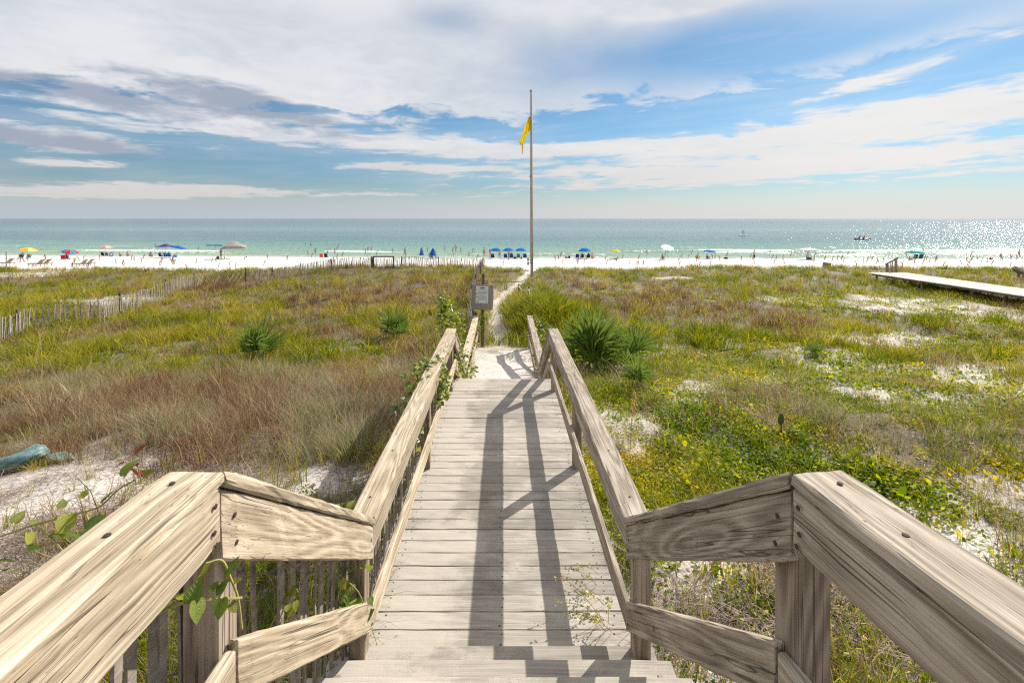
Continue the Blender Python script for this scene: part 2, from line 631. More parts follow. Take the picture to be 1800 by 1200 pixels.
M_GRASS = grass_mat("dune_grass", [(0.05, (0.10, 0.145, 0.014)), (0.3, (0.245, 0.26, 0.026)), (0.55, (0.43, 0.365, 0.07)), (0.8, (0.50, 0.365, 0.135)), (1.0, (0.30, 0.17, 0.08))], 0.5)
M_BLUE = grass_mat("dry_bluestem", [(0.0, (0.27, 0.29, 0.17)), (0.3, (0.42, 0.36, 0.235)), (0.55, (0.33, 0.215, 0.135)), (0.8, (0.20, 0.10, 0.06)), (1.0, (0.095, 0.05, 0.032))], 0.4)
M_COVER = grass_mat("ground_cover_leaf", [(0.0, (0.08, 0.145, 0.008)), (0.35, (0.225, 0.29, 0.012)), (0.65, (0.47, 0.44, 0.022)), (0.95, (0.66, 0.42, 0.03))], 0.5)
M_FLOWER = flat_mat("small_petals", (0.72, 0.52, 0.05), 0.6, 0.2, 40, 0.2, 0.4)
M_TWIG = grass_mat("dead_twig", [(0.0, (0.30, 0.23, 0.18)), (0.5, (0.20, 0.14, 0.105)), (1.0, (0.10, 0.07, 0.055))], 0.1)
M_OAT = flat_mat("sea_oat_head", (0.45, 0.29, 0.14), 0.8, 0.3, 60, 0.2, 0.4)
M_OATP = flat_mat("pale_seed_head", (0.52, 0.37, 0.17), 0.8, 0.3, 60, 0.2, 0.4)
M_OATS = flat_mat("sea_oat_stalk", (0.55, 0.46, 0.28), 0.7, 0.2, 30, 0.2, 0.3)
M_PALM = flat_mat("palmetto_leaf", (0.14, 0.21, 0.032), 0.45, 0.5, 6, 0.25, 0.45)
M_PALMD = flat_mat("dead_palmetto_leaf", (0.44, 0.36, 0.22), 0.7, 0.3, 8, 0.2, 0.3)
M_PETI = flat_mat("palmetto_stalk", (0.14, 0.17, 0.06), 0.5, 0.3, 9)


def leaf_mat(name, col, tr=0.4, veins=0.0):
    m, g, out = new_mat(name)
    rnd = g.new('ShaderNodeObjectInfo').outputs['Random']
    isl = g.new('ShaderNodeNewGeometry').outputs['Random Per Island']
    tc = g.new('ShaderNodeTexCoord').outputs['Object']
    n = g.noise(tc, 40.0, 3, 0.5)
    t = g.m('FRACT', g.add(rnd, g.mul(isl, veins)))
    c = g.mix(t, tuple(q * 0.65 for q in col), tuple(q * 1.35 for q in col))
    c = g.mix(g.mul(g.sm(g.add(n, g.mul(t, 0.25)), 0.62, 0.8), 0.6), c, (0.42, 0.36, 0.05))
    lx, ly, lz = g.xyz(tc)
    ay = g.m('ABSOLUTE', ly)
    rib = g.sm(ay, 0.006, 0.022, 1.0, 0.0)
    sv = g.m('ABSOLUTE', g.m('SINE', g.mul(g.sub(lx, g.mul(ay, 0.8)), 17.0)))
    rib = g.mul(g.m('MAXIMUM', rib, g.sm(sv, 0.0, 0.16, 0.5, 0.0)), 1.0 - veins)
    c = g.mix(g.mul(rib, 0.45), c, tuple(min(q * 2.0 + .05, .9) for q in col))
    b = principled(g, out, c, 0.30, g.bump(g.add(g.mul(n, 0.4), g.mul(rib, -1.0)), 0.5, 0.012), 0.5)
    tn = g.new('ShaderNodeBsdfTranslucent')
    g.put(tn.inputs[0], c)
    ms = g.new('ShaderNodeMixShader')
    ms.inputs[0].default_value = tr
    g.put(ms.inputs[1], b.outputs[0])
    g.put(ms.inputs[2], tn.outputs[0])
    g.put(out.inputs[0], ms.outputs[0])
    return m


M_VINE = leaf_mat("vine_leaf", (0.105, 0.20, 0.018))
M_VINEY = leaf_mat("yellow_vine_leaf", (0.30, 0.33, 0.03))
M_FOLI = leaf_mat("creeper_leaf", (0.115, 0.205, 0.02), 0.4, 1.0)
M_FOLIY = leaf_mat("yellow_creeper_leaf", (0.38, 0.39, 0.035), 0.4, 1.0)
M_VINER = flat_mat("dead_red_leaf", (0.26, 0.06, 0.025), 0.7, 0.4, 30, 0.2, 0.3)
M_STEM = flat_mat("vine_stem", (0.30, 0.27, 0.07), 0.6, 0.3, 30)

# ---------------------------------------------------------------- where the plants grow (all in metres on the ground)
SAND_E = [pxell(*e) for e in ((70, 890, 260, 105), (330, 860, 160, 35), (575, 840, 70, 30), (20, 656, 40, 14), (40, 484, 60, 8),
                              (150, 530, 120, 10), (1660, 545, 170, 32), (1385, 529, 48, 9), (1640, 655, 90, 22), (1750, 700, 120, 16),
                              (1560, 600, 140, 16), (1300, 1070, 220, 110), (1620, 950, 260, 80), (1180, 489, 35, 4), (1480, 815, 80, 26),
                              (1340, 745, 70, 16), (60, 960, 240, 70), (1450, 1000, 330, 70), (1250, 1150, 260, 90), (1750, 870, 120, 40))]
COVER_E = [pxell(*e) for e in ((1280, 805, 190, 75), (1480, 655, 170, 55), (1150, 700, 110, 60), (1190, 640, 90, 40), (1480, 540, 130, 22),
                               (270, 638, 95, 17), (620, 618, 80, 18), (1780, 585, 60, 14), (1100, 860, 110, 60), (1650, 600, 70, 16), (1560, 870, 150, 50))]
BROWN_E = [pxell(*e) for e in ((350, 730, 420, 75), (650, 690, 130, 90), (680, 520, 190, 26), (1130, 532, 210, 26), (1300, 560, 130, 24), (600, 780, 110, 60),
                               (1620, 680, 100, 12), (330, 510, 120, 12))]


def fields(x, y):
    """densities of sand, low cover and brown grass at ground points"""
    sand = np.zeros_like(x)
    hole = sst(0.40, 0.52, fbm(x / 0.55, y / 0.8, 83, 3))
    for i, e in enumerate(SAND_E):
        k = 1.0 if i < 3 or i in (11, 12, 16, 17, 18, 19) else 0.8
        sand = np.maximum(sand, ell(x, y, (e[0], e[1], e[2] * k, e[3] * k), i) * (1.0 if k == 1 else 0.45 + 0.55 * hole))
    sand = np.maximum(sand, 0.9 * sst(0.55, 0.66, fbm(x / 1.7, y / 1.7, 81, 4)) * (0.12 + 0.88 * sst(-1, 2, x)) * (1 - .8 * sst(11, 18, y)))
    cover = np.zeros_like(x)
    for i, e in enumerate(COVER_E):
        cover = np.maximum(cover, ell(x, y, e, 20 + i))
    cover = np.maximum(cover, 0.8 * sst(0.55, 0.66, fbm(x / 2.6, y / 2.6, 91, 4)) * sst(0, 3, x) * (1 - sst(25, 33, y)))
    brown = np.zeros_like(x)
    for i, e in enumerate(BROWN_E):
        brown = np.maximum(brown, ell(x, y, e, 40 + i))
    brown = np.maximum(brown, 0.8 * sst(0.54, 0.66, fbm(x / 2.4, y / 2.4, 71, 4)) * np.where((x > 0) & (y < 13), 0.35, 1.0))
    pd = path_d(x, y)
    clear = 1 - sst(0.18, 0.45, pd + (fbm(x / 0.4, y / 0.4, 97, 2) - 0.5) * 0.5)
    inwalk = ((np.abs(x + 0.02) < 1.0) & (y < 14.6)) | (np.hypot(x, y) < 2.3)
    beach = sst(39.0, 43.5, y + (fbm(x / 3, y / 3, 99, 3) - 0.5) * 5)
    bare = np.maximum(np.maximum(clear, beach), inwalk.astype(float))
    return sand, cover, brown, bare


# ---------------------------------------------------------------- the ground: one sheet of dune and beach
xs = np.concatenate([[-4000, -1500, -500, -220], np.arange(-140, -40, 3.0), np.arange(-40, -14, 0.7), np.arange(-14, 14, 0.13), np.arange(14, 40, 0.5), np.arange(40, 141, 3.0), [220, 500, 1500, 4000]])
ysg = np.concatenate([[-400, -120, -50, -20], np.arange(-8, 2, 0.6), np.arange(2, 24, 0.11), np.arange(24, 46, 0.28), np.arange(46, 95, 0.6), [100, 120, 160]])
GX, GY = np.meshgrid(xs, ysg)
GZ = ground(GX, GY)
nx, ny = len(xs), len(ysg)
co = np.stack([GX, GY, GZ], -1).reshape(-1, 3)
idx = np.arange(nx * ny).reshape(ny, nx)
quads = np.stack([idx[:-1, :-1], idx[:-1, 1:], idx[1:, 1:], idx[1:, :-1]], -1).reshape(-1, 4)


def fast_mesh(name, co, quads, mat, smooth=True):
    me = bpy.data.meshes.new(name)
    k = quads.shape[1]
    me.vertices.add(len(co))
    me.vertices.foreach_set('co', co.astype(np.float32).ravel())
    me.loops.add(quads.size)
    me.loops.foreach_set('vertex_index', quads.astype(np.int32).ravel())
    me.polygons.add(len(quads))
    me.polygons.foreach_set('loop_start', np.arange(0, quads.size, k, dtype=np.int32))
    if smooth:
        me.polygons.foreach_set('use_smooth', np.ones(len(quads), bool))
    me.materials.append(mat)
    me.update(calc_edges=True)
    return me


m, g, out = new_mat("dune_sand")
pos = g.new('ShaderNodeNewGeometry').outputs['Position']
px_, py_, pz_ = g.xyz(pos)
lit = g.new('ShaderNodeAttribute', attribute_name='litter').outputs['Fac']
n1 = g.noise(pos, 1.3, 5, 0.6)
n2 = g.noise(pos, 22.0, 5, 0.65)
n3 = g.noise(g.vm('MULTIPLY', pos, (9.0, 26.0, 20.0)), 1.0, 4, 0.6, 1.5)
n4 = g.noise(pos, 240.0, 2, 0.6)
c = g.mix(n1, (0.58, 0.525, 0.475), (0.74, 0.69, 0.635))
c = g.mix(g.mul(n4, 0.35), c, (0.52, 0.47, 0.43))
twigs = g.mul(g.sm(g.add(n3, g.mul(n2, 0.35)), 0.68, 0.78), g.sm(py_, 44, 40))
c = g.mix(g.mul(twigs, 0.7), c, (0.17, 0.13, 0.11))
lm = g.m('MULTIPLY', lit, g.sm(n2, 0.22, 0.50, 0.25, 1.0), clamp=True)
c = g.mix(lm, c, g.mix(n3, (0.07, 0.058, 0.03), (0.19, 0.155, 0.085)))
bch = g.sm(py_, 40, 50)
pth = g.new('ShaderNodeAttribute', attribute_name='path').outputs['Fac']
c = g.mix(g.mul(pth, 0.8), c, g.mix(n2, (0.36, 0.30, 0.235), (0.55, 0.48, 0.39)))
c = g.mix(bch, c, g.mix(n1, (0.66, 0.63, 0.59), (0.74, 0.71, 0.67)))
wet = g.sm(pz_, SEA + 0.24, SEA + 0.07)
c = g.mix(g.mul(wet, 0.75), c, (0.42, 0.38, 0.32))
hh = g.add(g.mul(n2, 0.6), g.mul(n1, 0.8), g.mul(n4, 0.15), g.mul(g.noise(pos, 5.0, 3, 0.5), 0.9))
nrm = g.bump(hh, 0.55, 0.06)
principled(g, out, c, g.sub(0.9, g.mul(wet, 0.6)), nrm, 0.25)
M_SAND = m
gm = fast_mesh("ground", co, quads, M_SAND)
fx, fy = co[:, 0].copy(), co[:, 1].copy()
sa, cv, br, ba = fields(fx, fy)
litter = (1 - ba) * (1 - 0.93 * sa)
at_ = gm.attributes.new('litter', 'FLOAT', 'POINT')
at_.data.foreach_set('value', litter.astype(np.float32))
at_ = gm.attributes.new('path', 'FLOAT', 'POINT')
at_.data.foreach_set('value', (np.exp(-(path_d(fx, fy) / 0.9) ** 2) * (1 - sst(30, 38, fy))).astype(np.float32))
tag(link("ground", gm), "white sand dune field falling away to the beach", kind='structure')

# ---------------------------------------------------------------- the sea
wx = np.concatenate([[-60000, -20000, -6000, -2000, -900, -500, -320, -250, -200], np.arange(-160, 161, 2.0), [200, 250, 320, 500, 900, 2000, 6000, 20000, 60000]])
wy = np.concatenate([np.arange(70, 125, 0.35), np.arange(125, 260, 2.5), np.geomspace(260, 60000, 50)])
WX, WY = np.meshgrid(wx, wy)
ds = WY - shore(WX)


def breaker(c, amp, wid, seed, lo, hi, x0=-1e9, x1=1e9):
    """one wave crest lying parallel to the shore, broken along its length"""
    ctr = c + (fbm(WX / 9, WX * 0, seed, 3) - 0.5) * 3.0
    a = sst(lo, hi, fbm(WX / 16, WX * 0, seed + 5, 3)) * sst(x0 - 12, x0 + 12, WX) * (1 - sst(x1 - 12, x1 + 12, WX))
    u = (ds - ctr) / wid
    ridge = amp * a * np.exp(-u ** 2)
    foam = a * np.exp(-((u + 0.5) / 1.1) ** 2)
    return ridge, foam


WZ = np.zeros_like(WX)
FO = np.zeros_like(WX)
for k_, (c_, am, wi, se, lo, hi, a0, a1) in enumerate(((11.5, 0.36, 1.0, 5, 0.40, 0.55, -95, -42), (12.5, 0.30, 1.1, 15, 0.42, 0.55, -42, -20),
                                                       (17.0, 0.22, 1.0, 25, 0.52, 0.6, -200, 200), (7.0, 0.22, 0.8, 35, 0.54, 0.64, -200, 30),
                                                       (12.5, 0.42, 1.4, 45, 0.28, 0.45, 52, 300), (7.5, 0.28, 1.1, 55, 0.40, 0.55, 60, 300),
                                                       (19.5, 0.35, 1.2, 65, 0.42, 0.5, 40, 300), (14.0, 0.3, 0.8, 68, 0.42, 0.5, 36, 75), (1.2, 0.05, 0.9, 75, 0.35, 0.6, -300, 300), (28, 0.2, 1.5, 85, 0.62, 0.7, -200, 200))):
    r_, f_ = breaker(c_, am, wi, se, lo, hi, a0, a1)
    WZ += r_
    FO = np.maximum(FO, f_ * (0.85 if am > 0.25 else 0.5))
WZ += 0.10 * np.sin(ds * 0.75 + 2.5 * fbm(WX / 20, WY / 20, 7, 2)) * sst(0, 8, ds) * (1 - sst(60, 120, ds))
wco = np.stack([WX, WY, SEA + WZ], -1).reshape(-1, 3)
wi_ = np.arange(WX.size).reshape(WX.shape)
wq = np.stack([wi_[:-1, :-1], wi_[:-1, 1:], wi_[1:, 1:], wi_[1:, :-1]], -1).reshape(-1, 4)
m, g, out = new_mat("sea_water")
pos = g.new('ShaderNodeNewGeometry').outputs['Position']
x_, y_, z_ = g.xyz(pos)
dsh = g.new('ShaderNodeAttribute', attribute_name='offshore').outputs['Fac']
fo = g.new('ShaderNodeAttribute', attribute_name='foam').outputs['Fac']
nb = g.noise(g.vm('MULTIPLY', pos, (0.006, 0.02, 0.0)), 1.0, 5, 0.6)
nm = g.noise(g.vm('MULTIPLY', pos, (0.03, 0.11, 0.0)), 1.0, 4, 0.6)
lg = g.m('LOGARITHM', g.m('MAXIMUM', g.add(dsh, 4.0), 1.0), 10.0)
t = g.add(lg, g.mul(g.sub(nb, 0.5), 0.22), g.mul(g.sub(nm, 0.5), 0.16))
t = g.m('DIVIDE', t, 4.0)
# the water's own colour with depth: shallows, the dark trough, the bar, deep water
c = g.ramp(t, [(0.0, (0.40, 0.46, 0.32)), (0.28, (0.235, 0.34, 0.22)), (0.37, (0.16, 0.30, 0.215)), (0.44, (0.088, 0.21, 0.19)), (0.49, (0.052, 0.135, 0.165)),
               (0.545, (0.05, 0.13, 0.16)), (0.58, (0.075, 0.215, 0.215)), (0.63, (0.05, 0.135, 0.165)), (0.72, (0.035, 0.085, 0.12)), (0.95, (0.05, 0.095, 0.125))])
weed = g.mul(g.sm(nm, 0.60, 0.68), g.sm(dsh, 60, 8), g.sm(dsh, 2, 8))
c = g.mix(g.mul(weed, 0.55), c, (0.13, 0.26, 0.07))
fn = g.noise(g.vm('MULTIPLY', pos, (0.9, 1.6, 0.0)), 1.0, 5, 0.65)
fm_ = g.m('MULTIPLY', g.sm(g.add(fo, g.mul(g.sub(fn, 0.5), 1.0)), 0.38, 0.72), 1.0, clamp=True)
b1 = g.noise(g.vm('MULTIPLY', pos, (0.75, 0.30, 0.0)), 1.0, 4, 0.6)
b2 = g.noise(g.vm('MULTIPLY', pos, (0.11, 0.07, 0.0)), 1.0, 3, 0.5)
nrm = g.bump(g.add(g.mul(b1, 0.8), g.mul(b2, 0.7)), 1.0, 1.05)
b = g.new('ShaderNodeBsdfPrincipled')
g.put(b.inputs['Base Color'], g.mix(fm_, c, (0.86, 0.87, 0.86)))
g.put(b.inputs['Roughness'], g.add(0.10, g.mul(fm_, 0.65)))
b.inputs['IOR'].default_value = 1.33
g.put(b.inputs['Specular IOR Level'], g.sub(0.32, g.mul(fm_, 0.25)))
g.put(b.inputs['Normal'], nrm)
g.put(out.inputs[0], b.outputs[0])
wm = fast_mesh("sea", wco, wq, m)
for nm_, arr in (('offshore', ds), ('foam', FO)):
    a_ = wm.attributes.new(nm_, 'FLOAT', 'POINT')
    a_.data.foreach_set('value', arr.astype(np.float32).ravel())
tag(link("sea", wm), "green shallows deepening to a grey blue sea with a glittering right side", kind='structure')


# ---------------------------------------------------------------- the boardwalk
def board_mesh(name, L, w, t, mat, slope=0.0, seg=10, wear=0.002, bev=0.005, seed=0):
    """a timber lying along local X (length L), w across Y, t along Z; slope: plumb-cut ends"""
    rr = random.Random(seed)
    a, b = w / 2, t / 2
    e = min(bev, a * 0.4, b * 0.4)
    prof = [(-a + e, -b), (0, -b), (a - e, -b), (a, -b + e), (a, 0), (a, b - e), (a - e, b), (a * .4, b), (-a * .4, b), (-a + e, b), (-a, b - e), (-a, 0), (-a, -b + e)]
    n = len(prof)
    v, f = [], []
    tn = math.tan(slope)
    for i in range(seg + 1):
        s = i / seg
        for k, (y, z) in enumerate(prof):
            x = (s - 0.5) * L + z * tn
            jy = wear * (rr.random() - .5) * 2
            jz = wear * (rr.random() - .5) * 2
            if i in (0, seg):
                y, z = y * (1 - 0.004 / max(a, .02)), z * (1 - 0.003 / max(b, .01))
            v.append((x, y + jy, z + jz))
    for i in range(seg):
        for k in range(n):
            k2 = (k + 1) % n
            f.append((i * n + k, i * n + k2, (i + 1) * n + k2, (i + 1) * n + k))
    f.append(tuple(range(n))[::-1])
    f.append(tuple(range(seg * n, (seg + 1) * n)))
    me = mesh(name, v, f, mat)
    return me


def board(name, parent, p0, p1, w, t, mat, plumb=False, face='z', seed=None, seg=10, wear=0.002, bev=0.005):
    """a timber from p0 to p1 (centre line). face 'z': w lies flat (cap); 'x': w stands upright (face board)"""
    p0, p1 = Vector(p0), Vector(p1)
    d = p1 - p0
    L = d.length
    X = d.normalized()
    side = X.cross(Vector((0, 0, 1))).normalized()
    up = side.cross(X).normalized()
    slope = math.asin(max(-1, min(1, X.z)))
    sd_ = R.randrange(10 ** 6) if seed is None else seed
    if face == 'z':
        me = board_mesh(name, L, w, t, mat, slope if not plumb else slope, seg, wear, bev, sd_)
        Mx = Matrix((X, -side, up)).transposed()
    else:
        me = board_mesh(name, L, t, w, mat, slope, seg, wear, bev, sd_)
        Mx = Matrix((X, -side, up)).transposed()
    o = link(name, me, parent, (p0 + p1) / 2 - parent.location)
    o.rotation_euler = Mx.to_euler()
    return o


bw = thing("boardwalk", "weathered timber boardwalk with stairs and railings leading down to the beach", "boardwalk", (0, 0, 0))
XL, XR = -0.798, 0.752          # inner faces of the two railings
XC = (XL + XR) / 2
TH = 0.038
# deck boards: three alike meshes, each board its own object
PLW = 1.92
pl_me = []
for i in range(6):
    me = board_mesh("plank", PLW, 0.1418, TH, W_PLANK, 0, 14, 0.0022, 0.004, 100 + i)
    me.materials.append(M_RUST)
    rr = random.Random(i)
    k = len(me.vertices)
    mb = MB()
    mb.add([v.co for v in me.vertices], [tuple(p.vertices) for p in me.polygons])
    for nx_ in (-0.82, 0.0, 0.80):
        for ny_ in (-0.042, 0.042):
            mb.lathe([(0.0065, 0), (0.0065, 0.0012), (0.003, 0.0018)], 7, (nx_ + rr.gauss(0, .012), ny_ + rr.gauss(0, .006), TH / 2), 1)
    pl_me.append(mesh("plank", mb.v, mb.f, [W_PLANK, M_RUST], False, mb.mi))


def plank(y, z, me=None, name="plank", dz=0.0):
    o = link(name, me or R.choice(pl_me), bw, (XC + R.uniform(-.012, .012), y, z - TH / 2 + dz), (R.uniform(-.006, .006), R.uniform(-.002, .002), R.uniform(-.001, .001)))
    return o


PITCH = 0.1455
y = 2.94
while y < 8.08:
    plank(y, 0.0, dz=R.uniform(-.002, .002))
    y += PITCH
DECK_END = y - PITCH + 0.07
LOWZ = -1.246
y = DECK_END + 1.72
LOW0 = y - 0.07
while y < 14.45:
    plank(y, LOWZ, dz=R.uniform(-.003, .003))
    y += PITCH
LOW1 = y - PITCH + 0.07
# upper stairs, towards the camera, and the landing it stands on
RISE, RUN = 0.186, 0.281
tr_me = [board_mesh("tread", PLW, 0.146, TH, W_PLANK, 0, 8, 0.0015, 0.007, 300 + i) for i in range(3)]
ri_me = board_mesh("riser", PLW - 0.06, 0.022, RISE - TH - 0.006, W_PLANK, 0, 6, 0.001, 0.002, 330)
for n in range(1, 7):
    yn = 2.846 - (n - 1) * RUN
    for q in range(2 if n < 6 else 1):
        link("tread", R.choice(tr_me), bw, (XC + R.uniform(-.01, .01), yn - 0.073 - q * 0.151, n * RISE - TH / 2))
    link("riser", ri_me, bw, (XC, yn - 0.034, (n - 1) * RISE + (RISE - TH - 0.006) / 2 + 0.002))
yl = 2.846 - 5 * RUN - 0.073 - PITCH - 0.005
while yl > -1.0:
    plank(yl, 6 * RISE)
    yl -= PITCH
# lower stairs, away from the camera
for n in range(1, 7):
    for q in range(2):
        link("tread", R.choice(tr_me), bw, (XC, DECK_END + 0.075 + (n - 1) * 0.284 + q * 0.149, -n * 0.178 - TH / 2))
# timbers carrying the deck and the stairs
for x in (XL - 0.02, XC, XR + 0.02):
    board("joist", bw, (x, 2.9, -0.135), (x, DECK_END - 0.03, -0.135), 0.18, TH, W_POST, face='x')
    board("joist", bw, (x, LOW0 + 0.02, LOWZ - 0.135), (x, LOW1 - 0.03, LOWZ - 0.135), 0.18, TH, W_POST, face='x')
for x in (XL - 0.10, XR + 0.10):
    board("stringer", bw, (x, 2.85, -0.02), (x, 1.44, 0.91), 0.24, TH, W_POST, face='x')
    board("stringer", bw, (x, DECK_END + 0.05, -0.20), (x, LOW0, LOWZ - 0.06), 0.24, TH, W_POST, face='x')

A_Y, E_Y = 2.80, 7.62           # where the level railing starts and ends
RT = 1.016                      # top of the cap above the boards
CW, FH = 0.168, 0.165           # cap width, face board height
CT = 0.040
NAIL = MB().lathe([(0.0075, 0), (0.0075, 0.0022), (0.004, 0.0032)], 8)
nail_me = mesh("nail", NAIL.v, NAIL.f, M_RUST)
ri = {}


def railing(side, zt0, zt1, p0, p1, lower=True, mat=None, lo_mat=None, name_y=None, fin0=0.0, fin1=0.0):
    """one straight run: cap, face board below its inner edge, and the lower rail; zt = cap top at each end"""
    (x0, y0), (x1, y1) = p0, p1
    s = side                         # -1 left, +1 right: outward direction
    mat = mat or (W_RAIL if s < 0 else W_RAILG)
    sl = math.atan2(zt1 - zt0, math.hypot(x1 - x0, y1 - y0))
    cs = math.cos(sl)
    ct = CT / cs
    cap = board("cap_rail", bw, (x0 + s * (CW / 2 - 0.012), y0, zt0 - ct / 2), (x1 + s * (CW / 2 - 0.012), y1, zt1 - ct / 2), CW, CT, mat, face='z', seg=24, wear=0.0025, bev=0.008)
    fh = FH / cs
    zf0, zf1 = zt0 - ct - 0.003 - fh / 2, zt1 - ct - 0.003 - fh / 2
    fb = board("face_rail", bw, (x0 + s * TH / 2, y0, zf0), (x1 + s * TH / 2, y1, zf1), FH, TH, mat, face='x', seg=24, wear=0.0022, bev=0.006)
    return cap, fb


def lower_rail(s, z0, z1, p0, p1, mat=None):
    (x0, y0), (x1, y1) = p0, p1
    return board("lower_rail", bw, (x0 + s * TH / 2, y0, z0), (x1 + s * TH / 2, y1, z1), 0.145, TH, mat or (W_RAIL if s < 0 else W_RAILG), face='x', seg=18, wear=0.002, bev=0.006)


def post(x, y, z0, z1, w=0.098):
    o = link("post", board_mesh("post", z1 - z0, w, w, W_POST, 0, 6, 0.0015, 0.006, R.randrange(10 ** 6)), bw, (x, y, (z0 + z1) / 2))
    o.rotation_euler = (0, -math.pi / 2, R.uniform(-.03, .03))
    return o


B_L, B_R = 1.29, 1.285
LAND = 6 * RISE
UT = 2.136                       # cap top along the landing
LR = 0.402                       # centre of the lower rail above the boards
for s, X_, BY in ((-1, XL, B_L), (1, XR, B_R)):
    XB = X_ if s < 0 else 0.812
    endx = X_ if s < 0 else 1.01
    gap = 0.004
    # level run along the deck
    railing(s, RT, RT, (X_, A_Y + gap), (X_, E_Y))
    lower_rail(s, LR, LR, (X_, A_Y + gap), (X_, E_Y + 0.1))
    # stair run
    railing(s, RT, UT, (X_ - s * 0.002, A_Y - gap), (XB - s * 0.002, BY + gap), mat=W_RAIL if s < 0 else W_RAILG)
    lower_rail(s, LR + 0.01, LAND + 0.375, (X_ - s * 0.002, A_Y - gap), (XB - s * 0.002, BY + 0.085))
    # landing run
    railing(s, UT + 0.003, UT + 0.003, (XB, BY - gap), (endx, -0.5))
    lower_rail(s, LAND + 0.375, LAND + 0.375, (XB, BY + 0.07), (endx, -0.5))
    # stairs down to the lower platform
    yq = E_Y + 2.0
    zq = LOWZ + RT
    railing(s, RT - 0.06, zq, (X_ - s * 0.002, E_Y + 0.01), (X_ - s * 0.002, yq - gap))
    lower_rail(s, LR - 0.02, LOWZ + LR, (X_ - s * 0.002, E_Y + 0.12), (X_ - s * 0.002, yq - gap))
    railing(s, zq, zq, (X_, yq), (X_, 14.5))
    lower_rail(s, LOWZ + LR, LOWZ + LR, (X_, yq), (X_, 14.55))
    px_o = X_ + s * (TH + 0.051)
    for yy, zt in ((A_Y - 0.01, RT - 0.05), (5.22, RT - 0.05), (E_Y - 0.07, RT - 0.05)):
        post(px_o, yy, gz(px_o, yy) - 0.25, zt)
    for yy in (yq + 0.06, 12.1, 14.42):
        post(px_o, yy, gz(px_o, yy) - 0.25, zq - 0.05)
    pb = XB + s * (TH + 0.051)
    post(pb, BY + 0.09, gz(pb, BY) - 0.2, UT - 0.09, 0.105)
    post(pb + (0 if s < 0 else 0.17), 0.1, gz(pb, 0.1) - 0.2, UT - 0.06)

# nail heads on the near timbers
for s, X_, BY in ((-1, XL, B_L), (1, XR, B_R)):
    XB = X_ if s < 0 else 0.812
    fr = s * 0.0035
    for (yy, zz_) in ((BY + 0.055, UT - 0.12), (BY + 0.065, UT - 0.20), (BY - 0.035, UT - 0.08), (BY - 0.04, UT - 0.15), (BY - 0.03, UT - 0.19), (A_Y - 0.06, RT - 0.10), (A_Y - 0.05, RT - 0.17), (A_Y - 0.05, LR + 0.0)):
        zs = zz_ + ((BY + 0.0 - yy) * 0.74 if BY < yy < BY + 0.1 else 0)
        link("nail", nail_me, bw, (XB + (X_ - XB) * (yy - BY) / (A_Y - BY) - fr, yy, zs), (0, -s * math.pi / 2, 0))
    for yy in (1.22, 1.02, 3.0, 3.6, 5.2, 5.3):
        link("nail", nail_me, bw, (XB + s * 0.09 if yy < 2 else X_ + s * 0.08, yy, (UT + 0.003 if yy < 2 else RT) + 0.001))

# ---------------------------------------------------------------- sand fences: lath by lath
sl_me = []
for i in range(6):
    rr = random.Random(500 + i)
    v, f = [], []
    for k in range(5):
        z = k / 4 * 1.2
        ox, oy, tw = rr.uniform(-.006, .006), rr.uniform(-.006, .006), rr.uniform(-.12, .12)
        w, t = 0.0165 * rr.uniform(.8, 1.1), 0.005
        for (a, b) in ((-w, -t), (w, -t), (w, t), (-w, t)):
            v.append((a * math.cos(tw) - b * math.sin(tw) + ox, a * math.sin(tw) + b * math.cos(tw) + oy, z))
    for k in range(4):
        for j in range(4):
            f.append((k * 4 + j, k * 4 + (j + 1) % 4, (k + 1) * 4 + (j + 1) % 4, (k + 1) * 4 + j))
    f += [(3, 2, 1, 0), (16, 17, 18, 19)]
    sl_me.append(mesh("slat", v, f, W_SLAT))
M_WIRE = flat_mat("fence_wire", (0.23, 0.23, 0.24), 0.5, 0.2, 30, 0.5)


